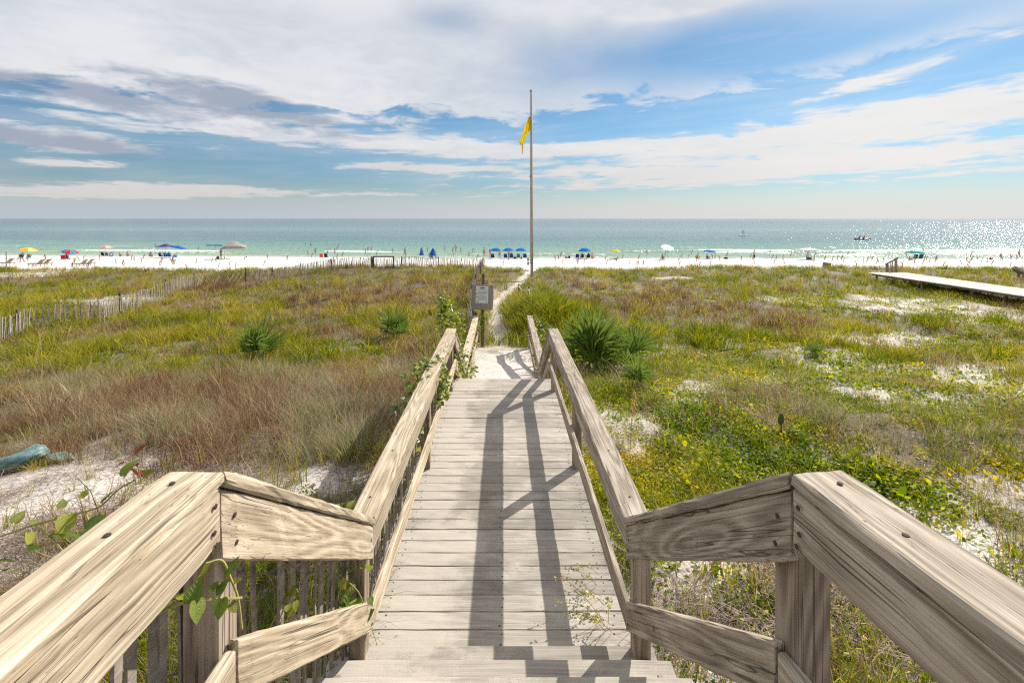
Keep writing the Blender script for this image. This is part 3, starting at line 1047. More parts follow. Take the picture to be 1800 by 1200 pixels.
def fence(label, poly, base, height, spacing, posts, wires=(0.25, 0.6, 0.95), lean=None, post_w=0.05, post_h=0.25, post_mat=None):
    """poly: plan points; base(x, y): foot of the laths; posts: list of plan fractions by length"""
    P_ = [Vector((p[0], p[1], 0)) for p in poly]
    seg = [(P_[i + 1] - P_[i]).length for i in range(len(P_) - 1)]
    tot = sum(seg)

    def point(s):
        for i, q in enumerate(seg):
            if s <= q or i == len(seg) - 1:
                d = (P_[i + 1] - P_[i]).normalized()
                return P_[i] + d * s, d
            s -= q
    t = thing("sand_fence", label, "fence", (P_[0].x, P_[0].y, base(P_[0].x, P_[0].y)))
    s = spacing / 2
    wp = [[] for _ in wires]
    while s < tot:
        p, d = point(s)
        zb = base(p.x, p.y)
        h = height(s / tot) if callable(height) else height
        ln = lean(s / tot) if lean else R.gauss(0, 0.035)
        rz = math.atan2(d.y, d.x)
        h2 = h * R.uniform(.95, 1.05)
        link("slat", R.choice(sl_me), t, Vector((p.x, p.y, zb - 0.12)) - t.location, (R.gauss(0, .03), ln, rz + R.gauss(0, .12)), (1.0 if zb > -.6 else 1.25, 1, (h2 + .12) / 1.2))
        for k, wz in enumerate(wires):
            wp[k].append(Vector((p.x + math.sin(ln) * wz * h * math.cos(rz), p.y + math.sin(ln) * wz * h * math.sin(rz), zb + wz * h + R.gauss(0, .006))) + Vector((-d.y, d.x, 0)) * 0.012 * (-1) ** int(s / spacing) - t.location)
        s += spacing * R.uniform(.82, 1.18)
    for w in wp:
        MB().tube(w, 0.004, 4).build("wire", M_WIRE, t)
    for fr in posts:
        p, d = point(fr * tot)
        zb = base(p.x, p.y)
        h = height(fr) if callable(height) else height
        mb = MB().lathe([(post_w, -0.3), (post_w * .97, (h + post_h) * .6), (post_w * .9, h + post_h - .02), (post_w * .7, h + post_h)], 8)
        mb.build("post", post_mat or W_DARK, t, Vector((p.x - d.y * .05, p.y + d.x * .05, zb)) - t.location, (R.uniform(-.05, .05), R.uniform(-.05, .05), R.random() * 6), True)
    return t


def bw_base(x, y):
    top = np.interp(y, [-1, 1.29, 2.8, 7.62, 9.62, 15], [UT, UT, RT, RT, LOWZ + RT, LOWZ + RT])
    return float(top) - 1.22


fence("weathered lath fence fixed along the left railing of the boardwalk", [(XL - 0.175, 0.35), (XL - 0.165, 2.8), (XL - 0.175, 7.9), (XL - 0.19, 13.2)], bw_base,
      lambda s: 1.12, 0.074, [], wires=(0.3, 0.58, 0.82))
near = [hit(-60, 612), hit(0, 603), hit(51, 583), hit(182, 566), hit(272, 533), hit(351, 505), hit(434, 497)]
near = [(p[0], p[1]) for p in near]
fence("long lath fence climbing the left dune from the picture edge to the crest", near, lambda x, y: gz(x, y), 0.86, 0.098,
      [0.10, 0.32, 0.56, 0.8, 0.995], lean=lambda s: R.gauss(0, .06) if s < .8 else R.gauss(0.55, .12), post_h=0.12)
cr = [near[-1], (-14.6, 35.0), (-12.0, 37.0), (-8.6, 37.6), (-4.2, 37.8), (-1.6, 37.9)]
fence("lath fence running along the dune crest in front of the white beach", cr, lambda x, y: gz(x, y) + 0.02, 0.80, 0.085,
      [0.1, 0.22, 0.35, 0.52, 0.64, 0.80, 0.99], post_h=0.08, lean=lambda s: R.gauss(0.08, .05))
pf = [(-1.62, 37.6), (-1.75, 32.5), (-1.75, 28.0), (-1.62, 24.0), (-1.45, 20.5), (-1.25, 17.5), (-1.05, 15.3)]
fence("sagging lath fence beside the sandy footpath behind the notice board", pf, lambda x, y: gz(x, y), 0.95, 0.10, [0.2, 0.5, 0.72, 0.9, 0.99],
      lean=lambda s: R.gauss(0.15 if s < .5 else 0.45 * math.sin(s * 9), .08), post_h=0.12)
# wooden gate frame in the crest fence
gx0, gy0 = -10.6, 37.15
gt = thing("gate_frame", "low wooden gate frame set in the lath fence on the dune crest", "gate", (gx0, gy0, gz(gx0, gy0)))
for dx_ in (0.0, 1.62):
    MB().box((dx_, 0, 0.44), (0.10, 0.09, 1.1)).build("post", W_DARK, gt)
MB().box((-0.18, 0.02, 0.42), (0.09, 0.09, 1.06)).build("post", W_DARK, gt)
MB().box((0.81, -0.06, 0.955), (1.76, 0.04, 0.10)).build("top_rail", W_DARK, gt)
MB().box((0.81, 0.07, 0.06), (1.7, 0.03, 0.08)).build("bottom_rail", W_DARK, gt)


# ---------------------------------------------------------------- plants: prototypes
def blades(rng, n, h, spread, lean, w, seg=3, hv=0.35, droop=0.25):
    V, Fq = [], []
    for _ in range(n):
        a = rng.uniform(0, 6.283)
        r = spread * math.sqrt(rng.random())
        bx, by = r * math.cos(a), r * math.sin(a)
        d = a + rng.gauss(0, 0.9)
        hh = h * rng.uniform(1 - hv, 1 + hv * .6)
        ln = lean * rng.uniform(.3, 1.3)
        ww = w * rng.uniform(.7, 1.3)
        ca, sa = math.cos(d), math.sin(d)
        nx_, ny_ = -sa, ca
        if rng.random() < .5:
            nx_, ny_ = math.cos(a * 3), math.sin(a * 3)
        k = len(V)
        for i in range(seg + 1):
            t = i / seg
            out_ = ln * hh * t ** 1.6
            z = hh * t * (1 - droop * ln * t * t)
            q = ww * (1 - 0.9 * t ** 1.3)
            V.append((bx + ca * out_ - nx_ * q, by + sa * out_ - ny_ * q, z))
            V.append((bx + ca * out_ + nx_ * q, by + sa * out_ + ny_ * q, z))
        for i in range(seg):
            b = k + 2 * i
            Fq.append((b, b + 1, b + 3, b + 2))
    return V, Fq


def leaves(rng, n, r, h0, h1, size, tilt=0.7):
    V, Fq = [], []
    for _ in range(n):
        a = rng.uniform(0, 6.283)
        q = r * math.sqrt(rng.random())
        c = Vector((q * math.cos(a), q * math.sin(a), rng.uniform(h0, h1) * (1.05 - .6 * q / r)))
        u = Vector((rng.gauss(0, 1), rng.gauss(0, 1), rng.gauss(0, tilt))).normalized()
        w = u.cross(Vector((rng.gauss(0, .4), rng.gauss(0, .4), 1))).normalized()
        s = size * rng.uniform(.6, 1.35)
        k = len(V)
        V += [c - u * s, c - u * s * .2 + w * s * .55, c + u * s * .55 + w * s * .4, c + u * s, c + u * s * .55 - w * s * .4, c - u * s * .2 - w * s * .55]
        Fq += [(k, k + 1, k + 2, k + 3), (k, k + 3, k + 4, k + 5)]
    return V, Fq


def twigs_(rng, n, r, L):
    V, Fq = [], []
    for _ in range(n):
        a = rng.uniform(0, 6.283)
        q = r * math.sqrt(rng.random())
        p = Vector((q * math.cos(a), q * math.sin(a), rng.uniform(0.0, 0.05)))
        d = Vector((rng.gauss(0, 1), rng.gauss(0, 1), rng.uniform(0, .5))).normalized()
        w = d.cross(Vector((0, 0, 1))).normalized() * 0.0035
        k = len(V)
        LL = L * rng.uniform(.4, 1.2)
        for i in range(4):
            t = i / 3
            c = p + d * LL * t + Vector((rng.gauss(0, .012), rng.gauss(0, .012), -.1 * t * t * LL + rng.gauss(0, .006)))
            V += [c - w * (1 - .6 * t), c + w * (1 - .6 * t)]
        for i in range(3):
            b = k + 2 * i
            Fq.append((b, b + 1, b + 3, b + 2))
    return V, Fq


rng = random.Random(3)


def proto(parts):
    """parts: (verts, quads, material index); every leaf or blade keeps a value of its own"""
    V, Q, Mi, Bl = [], [], [], []
    for (v, q, mi) in parts:
        k = len(V)
        par = list(range(len(v)))
        V += [tuple(p) for p in v]
        Q += [tuple(i + k for i in f) for f in q]
        Mi += [mi] * len(q)
        bl = np.zeros(len(v))
        cur = -1
        last = -1
        for f in q:
            if min(f) > last:
                cur = rng.random()
            bl[list(f)] = cur
            last = max(last, max(f))
        Bl += list(bl)
    return np.array(V, float), np.array(Q, int), np.array(Mi, np.int32), np.array(Bl, float)


gp = [proto([(*blades(rng, 25, 0.34 + .03 * i, 0.13, 0.75, 0.0040, 3), 0)]) for i in range(4)] + [proto([(*blades(rng, 26, 0.52, 0.12, 1.05, 0.0042, 4, droop=.45), 0)]) for i in range(2)]
gp_far = [proto([(*blades(rng, 12, 0.38 + .03 * i, 0.17, 0.8, 0.0095, 2), 0)]) for i in range(5)]
bp = [proto([(*blades(rng, 32, 0.30 + .03 * i, 0.16, 0.6, 0.0030, 2, hv=.55), 0), (*twigs_(rng, 12, 0.18, 0.22), 1)]) for i in range(5)]
bp_far = [proto([(*blades(rng, 14, 0.33 + .03 * i, 0.18, 0.65, 0.0080, 2, hv=.5), 0)]) for i in range(4)]
cp = [proto([(*leaves(rng, 46, 0.20, 0.012, 0.11, 0.022), 0), (*leaves(rng, 7 if i < 3 else 2, 0.2, 0.06, 0.14, 0.011, .3), 1)]) for i in range(5)]
cp_far = [proto([(*leaves(rng, 22, 0.24, 0.015, 0.12, 0.036), 0), (*leaves(rng, 3 if i < 3 else 1, 0.2, 0.08, 0.15, 0.018, .3), 1)]) for i in range(4)]
hp = [proto([(*leaves(rng, 60, 0.17, 0.02, 0.28, 0.022, 1.2), 0), (*blades(rng, 8, 0.27, 0.1, .4, .003, 2), 0)]) for i in range(4)]
tp = [proto([(*twigs_(rng, 22, 0.24, 0.30), 0)]) for i in range(4)]
sp = [proto([(*blades(rng, 7 + 2 * i, 0.26, 0.05, 0.6, 0.0034, 4), 0)]) for i in range(4)]
TRI = []


def scatter(name, label, mats, sets):
    """bakes every tuft into one mesh; sets: (protos, xyz, rot, scale, tint)"""
    CO, QU, MI, TI, BL = [], [], [], [], []
    base = 0
    for protos, xyz, rot, scl, tint in sets:
        pick = NR.integers(0, len(protos), len(xyz))
        for k, (V, Q, Mi, Bl) in enumerate(protos):
            s = np.nonzero(pick == k)[0]
            if not len(s):
                continue
            cz, sz_ = np.cos(rot[s, 2]), np.sin(rot[s, 2])
            W = np.empty((len(s), len(V), 3), np.float32)
            sc = scl[s][:, None]
            vx, vy, vz = V[None, :, 0] * sc, V[None, :, 1] * sc, V[None, :, 2] * sc
            W[..., 0] = cz[:, None] * vx - sz_[:, None] * vy + rot[s, 0][:, None] * vz + xyz[s, 0][:, None]
            W[..., 1] = sz_[:, None] * vx + cz[:, None] * vy + rot[s, 1][:, None] * vz + xyz[s, 1][:, None]
            W[..., 2] = vz + xyz[s, 2][:, None]
            CO.append(W.reshape(-1, 3))
            off = base + np.arange(len(s)) * len(V)
            QU.append((Q[None] + off[:, None, None]).reshape(-1, 4))
            MI.append(np.tile(Mi, len(s)))
            TI.append(np.repeat(tint[s], len(V)))
            BL.append((np.tile(Bl, (len(s), 1)) + NR.random(len(s))[:, None]).ravel() % 1.0)
            base += len(s) * len(V)
    co_, qu = np.concatenate(CO), np.concatenate(QU)
    me = fast_mesh(name, co_, qu, mats[0], False)
    for q in mats[1:]:
        me.materials.append(q)
    me.polygons.foreach_set('material_index', np.concatenate(MI))
    for nm, arr in (('tint', np.concatenate(TI)), ('blade', np.concatenate(BL))):
        a = me.attributes.new(nm, 'FLOAT', 'POINT')
        a.data.foreach_set('value', arr.astype(np.float32))
    TRI.append((name, len(qu) * 2))
    return tag(link(name, me), label, kind='stuff')


def cand(n, y0, y1, half, pw):
    """candidate points, thicker near the viewer's side of the dune"""
    u = NR.random(n)
    y = (y0 ** (1 - pw) + u * (y1 ** (1 - pw) - y0 ** (1 - pw))) ** (1 / (1 - pw))
    x = (NR.random(n) * 2 - 1) * (y * half + 1.5)
    return x, y


def pts_for(x, y, p, smin, smax, tint, zoff=-0.02, tilt=0.12):
    keep = NR.random(len(x)) < p
    x, y, tint = x[keep], y[keep], tint[keep]
    n = len(x)
    z = ground(x, y) + zoff
    rot = np.stack([NR.normal(0, tilt, n), NR.normal(0, tilt, n), NR.random(n) * 6.283], -1)
    s = NR.uniform(smin, smax, n) * (0.45 + 1.1 * fbm(x / 0.8, y / 0.8, 131, 3))
    return np.stack([x, y, z], -1), rot, s, tint


def two(near, far, pt, ysp, soft=2.0):
    """fine tufts near the walk, broader ones farther off"""
    xyz, rot, s, tint = pt
    f = (xyz[:, 1] + NR.normal(0, soft, len(s))) > ysp
    return [(near, xyz[~f], rot[~f], s[~f], tint[~f]), (far, xyz[f], rot[f], s[f], tint[f])]


# green and yellow dune grass
x, y = cand(43000, 2.6, 43.0, 1.22, 0.55)
sa, cv, br, ba = fields(x, y)
far = sst(13, 24, y)
p = (1 - ba) * (1 - 0.97 * sa) * (1 - 0.75 * cv) * (1 - 0.72 * br)
clump = sst(0.34, 0.56, fbm(x / 0.75, y / 0.9, 141, 3))
p = p * (0.42 + 0.58 * sst(6, 11, y)) * np.where((x < 0) & (y < 9.5), 0.55, 1.0) * (0.25 + 0.95 * clump)
tint = np.clip(0.30 + 0.75 * (fbm(x / 1.8, y / 1.8, 121, 3) - 0.5) + 0.20 * br + 0.05 * far - .04 * (x > 0) + NR.normal(0, .08, len(x)), 0, 1)
sc_n = 0.62 + 0.32 * sst(8, 14, y)
pt = pts_for(x, y, p, 0.75, 1.15, tint)
mound = np.exp(-((pt[0][:, 1] - 18.8) / 3.2) ** 2) * np.exp(-((pt[0][:, 0] - 1.7) / 1.3) ** 2)
pt = (pt[0], pt[1], pt[2] * (0.66 + 0.34 * sst(8, 15, pt[0][:, 1])) * (1 + .5 * mound), pt[3] - .12 * mound)
# the thick clump beside the path
x, y = NR.normal(1.75, .75, 900), NR.normal(18.6, 2.3, 900)
cl_pt = pts_for(x, y, (1 - fields(x, y)[3]), 1.0, 1.5, np.clip(NR.normal(.3, .12, 900), 0, 1))
scatter("dune_grass", "green and straw yellow dune grass covering the dunes", [M_GRASS], two(gp, gp_far, pt, 10.5) + [(gp_far, *cl_pt)])
# brown and grey bluestem
x, y = cand(29000, 2.6, 42.0, 1.22, 0.55)
sa, cv, br, ba = fields(x, y)
p = (1 - ba) * (1 - 0.92 * sa) * (1 - 0.8 * cv) * np.clip(br * 1.0 + 0.06, 0, 1)
tint = np.clip(0.43 + 1.15 * (fbm(x / 0.7, y / 0.7, 123, 3) - 0.5) + 0.30 * sst(12, 20, y) + NR.normal(0, .12, len(x)), 0, 1)
scatter("dry_grass", "dry brown and silver bluestem grass on the dune slopes", [M_BLUE, M_TWIG], two(bp, bp_far, pts_for(x, y, p, 0.7, 1.15, tint), 11))
# low creeping cover with yellow flowers
x, y = cand(21000, 2.5, 36.0, 1.22, 0.75)
sa, cv, br, ba = fields(x, y)
p = (1 - ba) * np.clip(cv * 1.0 * (1 - 0.45 * sa) + 0.24 * (x > 0) * (1 - .6 * sa), 0, 1)
tint = np.clip(0.40 + 1.1 * (fbm(x / 1.4, y / 1.4, 125, 3) - 0.5) + NR.normal(0, .1, len(x)), 0, 1)
scatter("ground_cover", "low green and yellow creeping ground cover with small flowers", [M_COVER, M_FLOWER], two(cp, cp_far, pts_for(x, y, p, 0.7, 1.2, tint, -0.01), 9.5))
# leafy herbs
x, y = cand(9000, 2.8, 26.0, 1.25, 0.9)
sa, cv, br, ba = fields(x, y)
hb = np.maximum(0.45 * cv, ell(x, y, pxell(1120, 690, 110, 90), 3)) * (x > 0) + 0.03
p = (1 - ba) * (1 - sa) * np.clip(hb, 0, 1)
tint = np.clip(0.24 + 0.5 * (fbm(x, y, 127, 3) - 0.5) + NR.normal(0, .1, len(x)), 0, 1)
scatter("leafy_herbs", "bright green leafy herbs growing right of the boardwalk", [M_COVER], [(hp, *pts_for(x, y, p, 0.5, 0.95, tint))])
# dead twigs and sprigs on the open sand
x, y = cand(9500, 2.4, 26.0, 1.25, 0.95)
sa, cv, br, ba = fields(x, y)
p = (1 - ba) * np.clip(sa * 0.8 + 0.1, 0, 1) * sst(0.42, 0.58, fbm(x / 0.8, y / 0.8, 133, 3))
scatter("dead_twigs", "dead twigs and grass litter lying on the bare sand", [M_TWIG], [(tp, *pts_for(x, y, p, 0.5, 1.1, NR.random(len(x)), 0.0, 0.05))])
x, y = cand(5200, 2.4, 26.0, 1.25, 1.02)
sa, cv, br, ba = fields(x, y)
p = (1 - ba) * np.clip(sa, 0, 1) * 0.38
tint = np.clip(0.5 + NR.normal(0, .22, len(x)), 0, 1)
scatter("grass_sprigs", "thin sprigs of grass standing on the bare sand", [M_GRASS], [(sp, *pts_for(x, y, p, 0.5, 1.2, tint))])
print("plant triangles", TRI, sum(q[1] for q in TRI))


# ---------------------------------------------------------------- palmettos
def frond(rng, R_, n, mat, dead=False):
    """a fan of folded blades round the end of a stalk; local: stalk along +X from the origin to R_*0.9"""
    V, Fq = [], []
    L0 = R_ * 0.55
    hub = Vector((L0, 0, L0 * (0.12 if not dead else -.2)))
    for i in range(n):
        a = (i / (n - 1) - .5) * 3.0 + rng.gauss(0, .05)
        d = Vector((math.cos(a), math.sin(a), 0.10 + .25 * math.cos(a))).normalized()
        L = R_ * (0.98 - .2 * abs(a) / 1.5) * rng.uniform(.85, 1.1)
        w = Vector((-math.sin(a), math.cos(a), 0)) * R_ * 0.034
        k = len(V)
        dr = rng.uniform(.02, .22) * L + (L * .5 if dead else 0)
        for t, q in ((0.0, .35), (.35, 1.0), (.75, .7), (1.0, 0.05)):
            c = hub + d * L * t + Vector((0, 0, -dr * t ** 2.4))
            V += [c - w * q + Vector((0, 0, .012 * R_ * q)), c, c + w * q + Vector((0, 0, .012 * R_ * q))]
        for s in range(3):
            b = k + 3 * s
            Fq += [(b, b + 1, b + 4, b + 3), (b + 1, b + 2, b + 5, b + 4)]
    return V, Fq, hub


def palmetto(px, py, size, nf, label, seed, spiky=False):
    rng = random.Random(seed)
    x, y, z = hit(px, py)
    t = thing("saw_palmetto", label, "palmetto", (x, y, z - .03), 0, "saw palmettos on the dunes")
    for i in range(nf):
        dead = i % 5 == 4
        R_ = size * rng.uniform(.55, 1.12) * (.8 if dead else 1)
        mt = M_PALMD if dead else M_PALM
        V, Fq, hub = frond(rng, R_, 12 if size > .5 else 9, mt, dead)
        a = i * 2.399 + rng.gauss(0, .6)
        up = rng.uniform(.35, 1.35) if not dead else rng.uniform(0, .25)
        if spiky:
            up = rng.uniform(.9, 1.45)
        Mx = Matrix.Rotation(a, 3, 'Z') @ Matrix.Rotation(-up, 3, 'Y') @ Matrix.Rotation(rng.uniform(-.5, .5), 3, 'X')
        o = link("frond", mesh("frond", V, Fq, mt), t, (rng.gauss(0, size * .2), rng.gauss(0, size * .2), size * rng.uniform(.02, .25)), Mx.to_euler())
        MB().tube([(0, 0, 0), tuple(hub * .5 + Vector((0, 0, .02))), tuple(hub * 1.02)], [size * .014, size * .011, size * .008], 5).build("stalk", M_PETI, o)
    MB().tube([(0, 0, -.1), (.02 * size, 0, size * .1), (.05 * size, .03, size * .2)], [size * .12, size * .1, size * .06], 8).build("stem", W_DARK, t)
    return t


palmetto(1045, 657, 1.08, 34, "large green saw palmetto beside the right railing of the boardwalk", 4)
palmetto(1098, 645, 0.85, 18, "dark palmetto clump behind the large palmetto on the right", 14)
palmetto(450, 636, 0.84, 20, "dark green palmetto standing alone in the left dune grass", 5)
palmetto(693, 599, 0.82, 20, "round palmetto between the left dune and the boardwalk", 6)
palmetto(1428, 626, 0.40, 14, "small green palmetto on the open right dune", 8)
palmetto(1121, 690, 0.55, 9, "thin bright palmetto shoot below the large palmetto", 9, True)

# ---------------------------------------------------------------- sea oats: single stalks with drooping heads
head_v = []
mbh = MB()
oh, ohp = [], []
for i in range(4):
    rr = random.Random(900 + i)
    mb = MB()
    for k in range(24):
        t = k / 24
        c = Vector((0.13 * t * t + rr.gauss(0, .010), rr.gauss(0, .016 + .012 * math.sin(3.1 * t)), 0.46 * t - .07 * t * t))
        u = Vector((rr.uniform(.0, .6), rr.gauss(0, .35), rr.uniform(-1, -.3))).normalized()
        w = u.cross(Vector((0, 1, .3))).normalized() * .021
        L = rr.uniform(.06, .10)
        mb.add([c - u * .004, c + u * L * .5 + w, c + u * L, c + u * L * .5 - w], [(0, 1, 2, 3)])
        w = u.cross(Vector((1, .1, .3))).normalized() * .021
        mb.add([c - u * .004, c + u * L * .5 + w, c + u * L, c + u * L * .5 - w], [(0, 1, 2, 3)])
    oh.append(mesh("seed_head", mb.v, mb.f, M_OAT))
    ohp.append(mesh("seed_head", mb.v, mb.f, M_OATP))
oat_spots = []
for px0, px1, n, yb0, yb1 in ((20, 420, 40, 478, 492), (440, 850, 34, 474, 484), (960, 1330, 42, 476, 486), (1330, 1560, 26, 474, 484), (1580, 1800, 30, 470, 484), (880, 930, 6, 478, 486)):
    for _ in range(n):
        oat_spots.append((R.uniform(px0, px1), R.uniform(yb0, yb1)))
for (px, py) in oat_spots:
    yy = R.uniform(34.5, 39.5)
    xx = (px - 885) / F * yy
    if abs(xx - float(np.interp(yy, PATHY, PATHX))) < .7:
        continue
    H_ = R.uniform(1.0, 1.75) if 540 < px < 860 else R.uniform(0.55, 1.15)
    if R.random() < .12:
        H_ += .35
    o = thing("sea_oats", "tall sea oats stalk with a tan seed head against the white beach", "sea oats", (xx, yy, gz(xx, yy) - .03), R.uniform(-2.2, 2.2), "sea oats along the dune crest")
    pts = bez((0, 0, 0), (.02, 0, H_ * .6), (H_ * R.uniform(.03, .16), 0, H_), 5)
    MB().tube(pts, [.007, .007, .006, .006, .005, .005], 4).build("stalk", M_OATS, o)
    hd = link("seed_head", R.choice(oh), o, pts[-1] - Vector((0.01, 0, .06)))
    hd.scale = (1, 1.0, 1.0)
# nearer tan stalks
for i, (px, py, H_, rz, lab) in enumerate(((75, 672, 1.15, 2.6, "bending straw coloured sea oats stalk at the far left"), (62, 660, 1.0, 1.9, "straight tan sea oats stalk by the left lath fence"),
                                           (762, 600, 1.0, 2.8, "tan sea oats arching over the vine by the left railing"), (778, 592, 1.15, 2.2, "upright sea oats behind the vine covered railing end"),
                                           (1205, 628, 0.8, 1.4, "lone tan sea oats on the right dune beyond the palmetto"), (1108, 790, 0.55, 1.0, "pale dry grass head beside the right railing"))):
    x, y, z = hit(px, py)
    o = thing("sea_oats", lab, "sea oats", (x, y, z - .02), rz, "near sea oats")
    pts = bez((0, 0, 0), (.03, 0, H_ * .7), (H_ * .28, 0, H_), 7)
    MB().tube(pts, [.006, .006, .005, .005, .0045, .004, .004, .003], 5).build("stalk", M_OATS, o)
    link("seed_head", R.choice(ohp), o, pts[-1] - Vector((0.02, 0, .10)), scale=(.55, .55, .75))


# ---------------------------------------------------------------- vines
def leaf_mesh(name, L, W, mat, seed, heart=True):
    rr = random.Random(seed)
    outline = [(0, 0), (-.07, .08), (-.10, .20), (-.06, .33), (0.03, .43), (.16, .485), (.30, .50), (.45, .46), (.58, .38), (.70, .27), (.82, .165), (.91, .075), (1.0, 0)] if heart else [(0, 0), (.05, .1), (.14, .22), (.25, .31), (.38, .36), (.52, .36), (.65, .31), (.78, .21), (.9, .1), (1, 0)]
    V, Fq = [], []
    cup = rr.uniform(.25, .8)
    bend = rr.uniform(-.1, .7)
    n = len(outline)
    for s in (1, -1):
        for (u, v) in outline:
            V.append((u * L, s * v * W * 2 * .5, cup * (v ** 2) * W * 1.3 - bend * u * u * L * .5 + rr.gauss(0, .012) * L))
    for (u, v) in outline:
        V.append((max(u, 0) * L, 0, -bend * u * u * L * .5 - .01 * L))
    for i in range(n - 1):
        Fq.append((i, i + 1, 2 * n + i + 1, 2 * n + i))
        Fq.append((n + i + 1, n + i, 2 * n + i, 2 * n + i + 1))
    return mesh(name, V, Fq, mat, True)


leaf_g = [leaf_mesh("leaf", 1.0, .82, M_VINE, 40 + i) for i in range(4)]
leaf_y = [leaf_mesh("leaf", 1.0, .8, M_VINEY, 50 + i) for i in range(3)]
leaf_d = [leaf_mesh("leaf", 1.0, .62, M_VINER, 60 + i, False) for i in range(3)]


def vine(label, stems, lvs, seed):
    """stems: lists of world points; lvs: (point, size, kind, heading, tip)"""
    rng = random.Random(seed)
    b = Vector(stems[0][0])
    t = thing("vine", label, "vine", b)
    for st_ in stems:
        MB().tube([p - b for p in spline(st_, 5)], .0032, 5).build("stem", M_STEM, t)
    for (p, s, k, hd, tp_) in lvs:
        me = rng.choice({'g': leaf_g, 'y': leaf_y, 'd': leaf_d}[k])
        s *= rng.uniform(.65, 1.0)
        o = link("leaf", me, t, Vector(p) - b, (rng.uniform(-.7, .7), tp_, hd), (s, s, s))
    return t


def P(px, py, d):
    return tuple(at(px, py, d))


def lv(px, py, d, s, k='g', hd=0.0, tp_=0.3):
    return (P(px, py, d), s, k, hd, tp_)


vine("leafy vine with large leaves arching outside the left railing near the corner", [
    [P(-20, 950, 1.75), P(60, 922, 1.75), P(125, 905, 1.75), P(175, 890, 1.72), P(205, 862, 1.7), P(240, 842, 1.68)],
    [P(60, 922, 1.75), P(90, 945, 1.7), P(115, 975, 1.66)], [P(150, 900, 1.73), P(160, 930, 1.7), P(168, 970, 1.65)]],
    [lv(218, 835, 1.68, .085, 'g', 1.2, -.9), lv(150, 872, 1.73, .055, 'y', 2.6, -.2), lv(182, 880, 1.72, .06, 'g', .4, -.8), lv(108, 892, 1.75, .055, 'y', 2.2, -.6),
     lv(120, 905, 1.74, .10, 'y', -1.2, .9), lv(95, 942, 1.72, .14, 'g', .4, .2), lv(150, 930, 1.68, .13, 'g', .2, -.1), lv(60, 920, 1.75, .05, 'y', 2.8, -.3),
     lv(25, 918, 1.76, .06, 'y', 1.6, -.5), lv(48, 938, 1.74, .05, 'y', -.6, .8), lv(0, 985, 1.7, .07, 'g', .5, .4), lv(5, 1000, 1.68, .06, 'g', 2.2, .4), lv(70, 960, 1.7, .1, 'g', 2.9, .5),
     lv(228, 822, 1.68, .05, 'd', 1.0, .9), lv(236, 800, 1.7, .05, 'd', .5, -.9), lv(240, 815, 1.7, .06, 'd', 2.2, .6), lv(222, 812, 1.7, .05, 'd', 2.9, .2), lv(246, 826, 1.69, .05, 'd', 0, .8),
     lv(252, 838, 1.68, .05, 'y', .3, -.5), lv(248, 850, 1.66, .05, 'y', -.4, -.2)], 70)
vine("green vine twining round the near left corner post under the railing", [
    [P(255, 1092, 1.12), P(300, 1066, 1.13), P(350, 1055, 1.14), P(400, 1052, 1.17), P(425, 1050, 1.2)],
    [P(425, 1105, 1.2), P(418, 1050, 1.2), P(405, 1015, 1.2), P(390, 985, 1.2), P(362, 990, 1.18)]],
    [lv(300, 1068, 1.13, .055, 'g', 2.9, .3), lv(335, 1058, 1.12, .05, 'g', 1.4, -.9), lv(345, 1056, 1.12, .065, 'g', -.9, 1.0), lv(330, 1050, 1.13, .045, 'y', 2.9, .0), lv(385, 1045, 1.16, .04, 'g', 1.0, -.8),
     lv(378, 1035, 1.16, .042, 'g', 2.4, .1), lv(390, 1052, 1.16, .05, 'g', -1.4, 1.1), lv(400, 1010, 1.19, .045, 'g', 1.1, -.8), lv(365, 1000, 1.18, .06, 'y', 2.9, .6), lv(412, 1025, 1.2, .035, 'y', .2, -.5),
     lv(405, 1060, 1.18, .04, 'y', -.3, .7), lv(275, 1085, 1.12, .05, 'g', 2.6, .5), lv(415, 1000, 1.2, .04, 'g', .4, -1.0)], 71)
rq = random.Random(5)
lvs = [lv(rq.uniform(545, 655), rq.uniform(985, 1085), rq.uniform(2.5, 2.72), rq.uniform(.06, .10), rq.choice('ggggy'), rq.uniform(0, 6.3), rq.uniform(.1, 1.2)) for _ in range(36)]
vine("dark leafy vine hanging behind the left stair railing at the lower post", [[P(560, 1150, 2.6), P(585, 1080, 2.6), P(600, 1020, 2.6), P(640, 985, 2.65)], [P(640, 1100, 2.6), P(630, 1040, 2.6), P(560, 985, 2.55)]], lvs, 72)
lvs = [lv(rq.uniform(572, 615), rq.uniform(888, 905), 3.0, rq.uniform(.06, .085), 'y', rq.uniform(0, 6.3), rq.uniform(-.6, .6)) for _ in range(9)]
vine("tuft of yellow green leaves rising outside the left railing at the stair foot", [[P(590, 960, 3.0), P(595, 910, 3.0), P(598, 892, 3.0)], [P(600, 940, 3.02), P(612, 905, 3.0)]], lvs, 73)
lvs = [lv(rq.gauss(515, 6), rq.uniform(1030, 1075), 1.9, rq.uniform(.035, .05), rq.choice('gy'), rq.uniform(0, 6.3), rq.uniform(.3, 1.2)) for _ in range(7)]
vine("small hanging vine sprig between the laths under the left stair rail", [[P(500, 990, 1.9), P(512, 1030, 1.9), P(470, 1110, 1.85)]], lvs, 74)


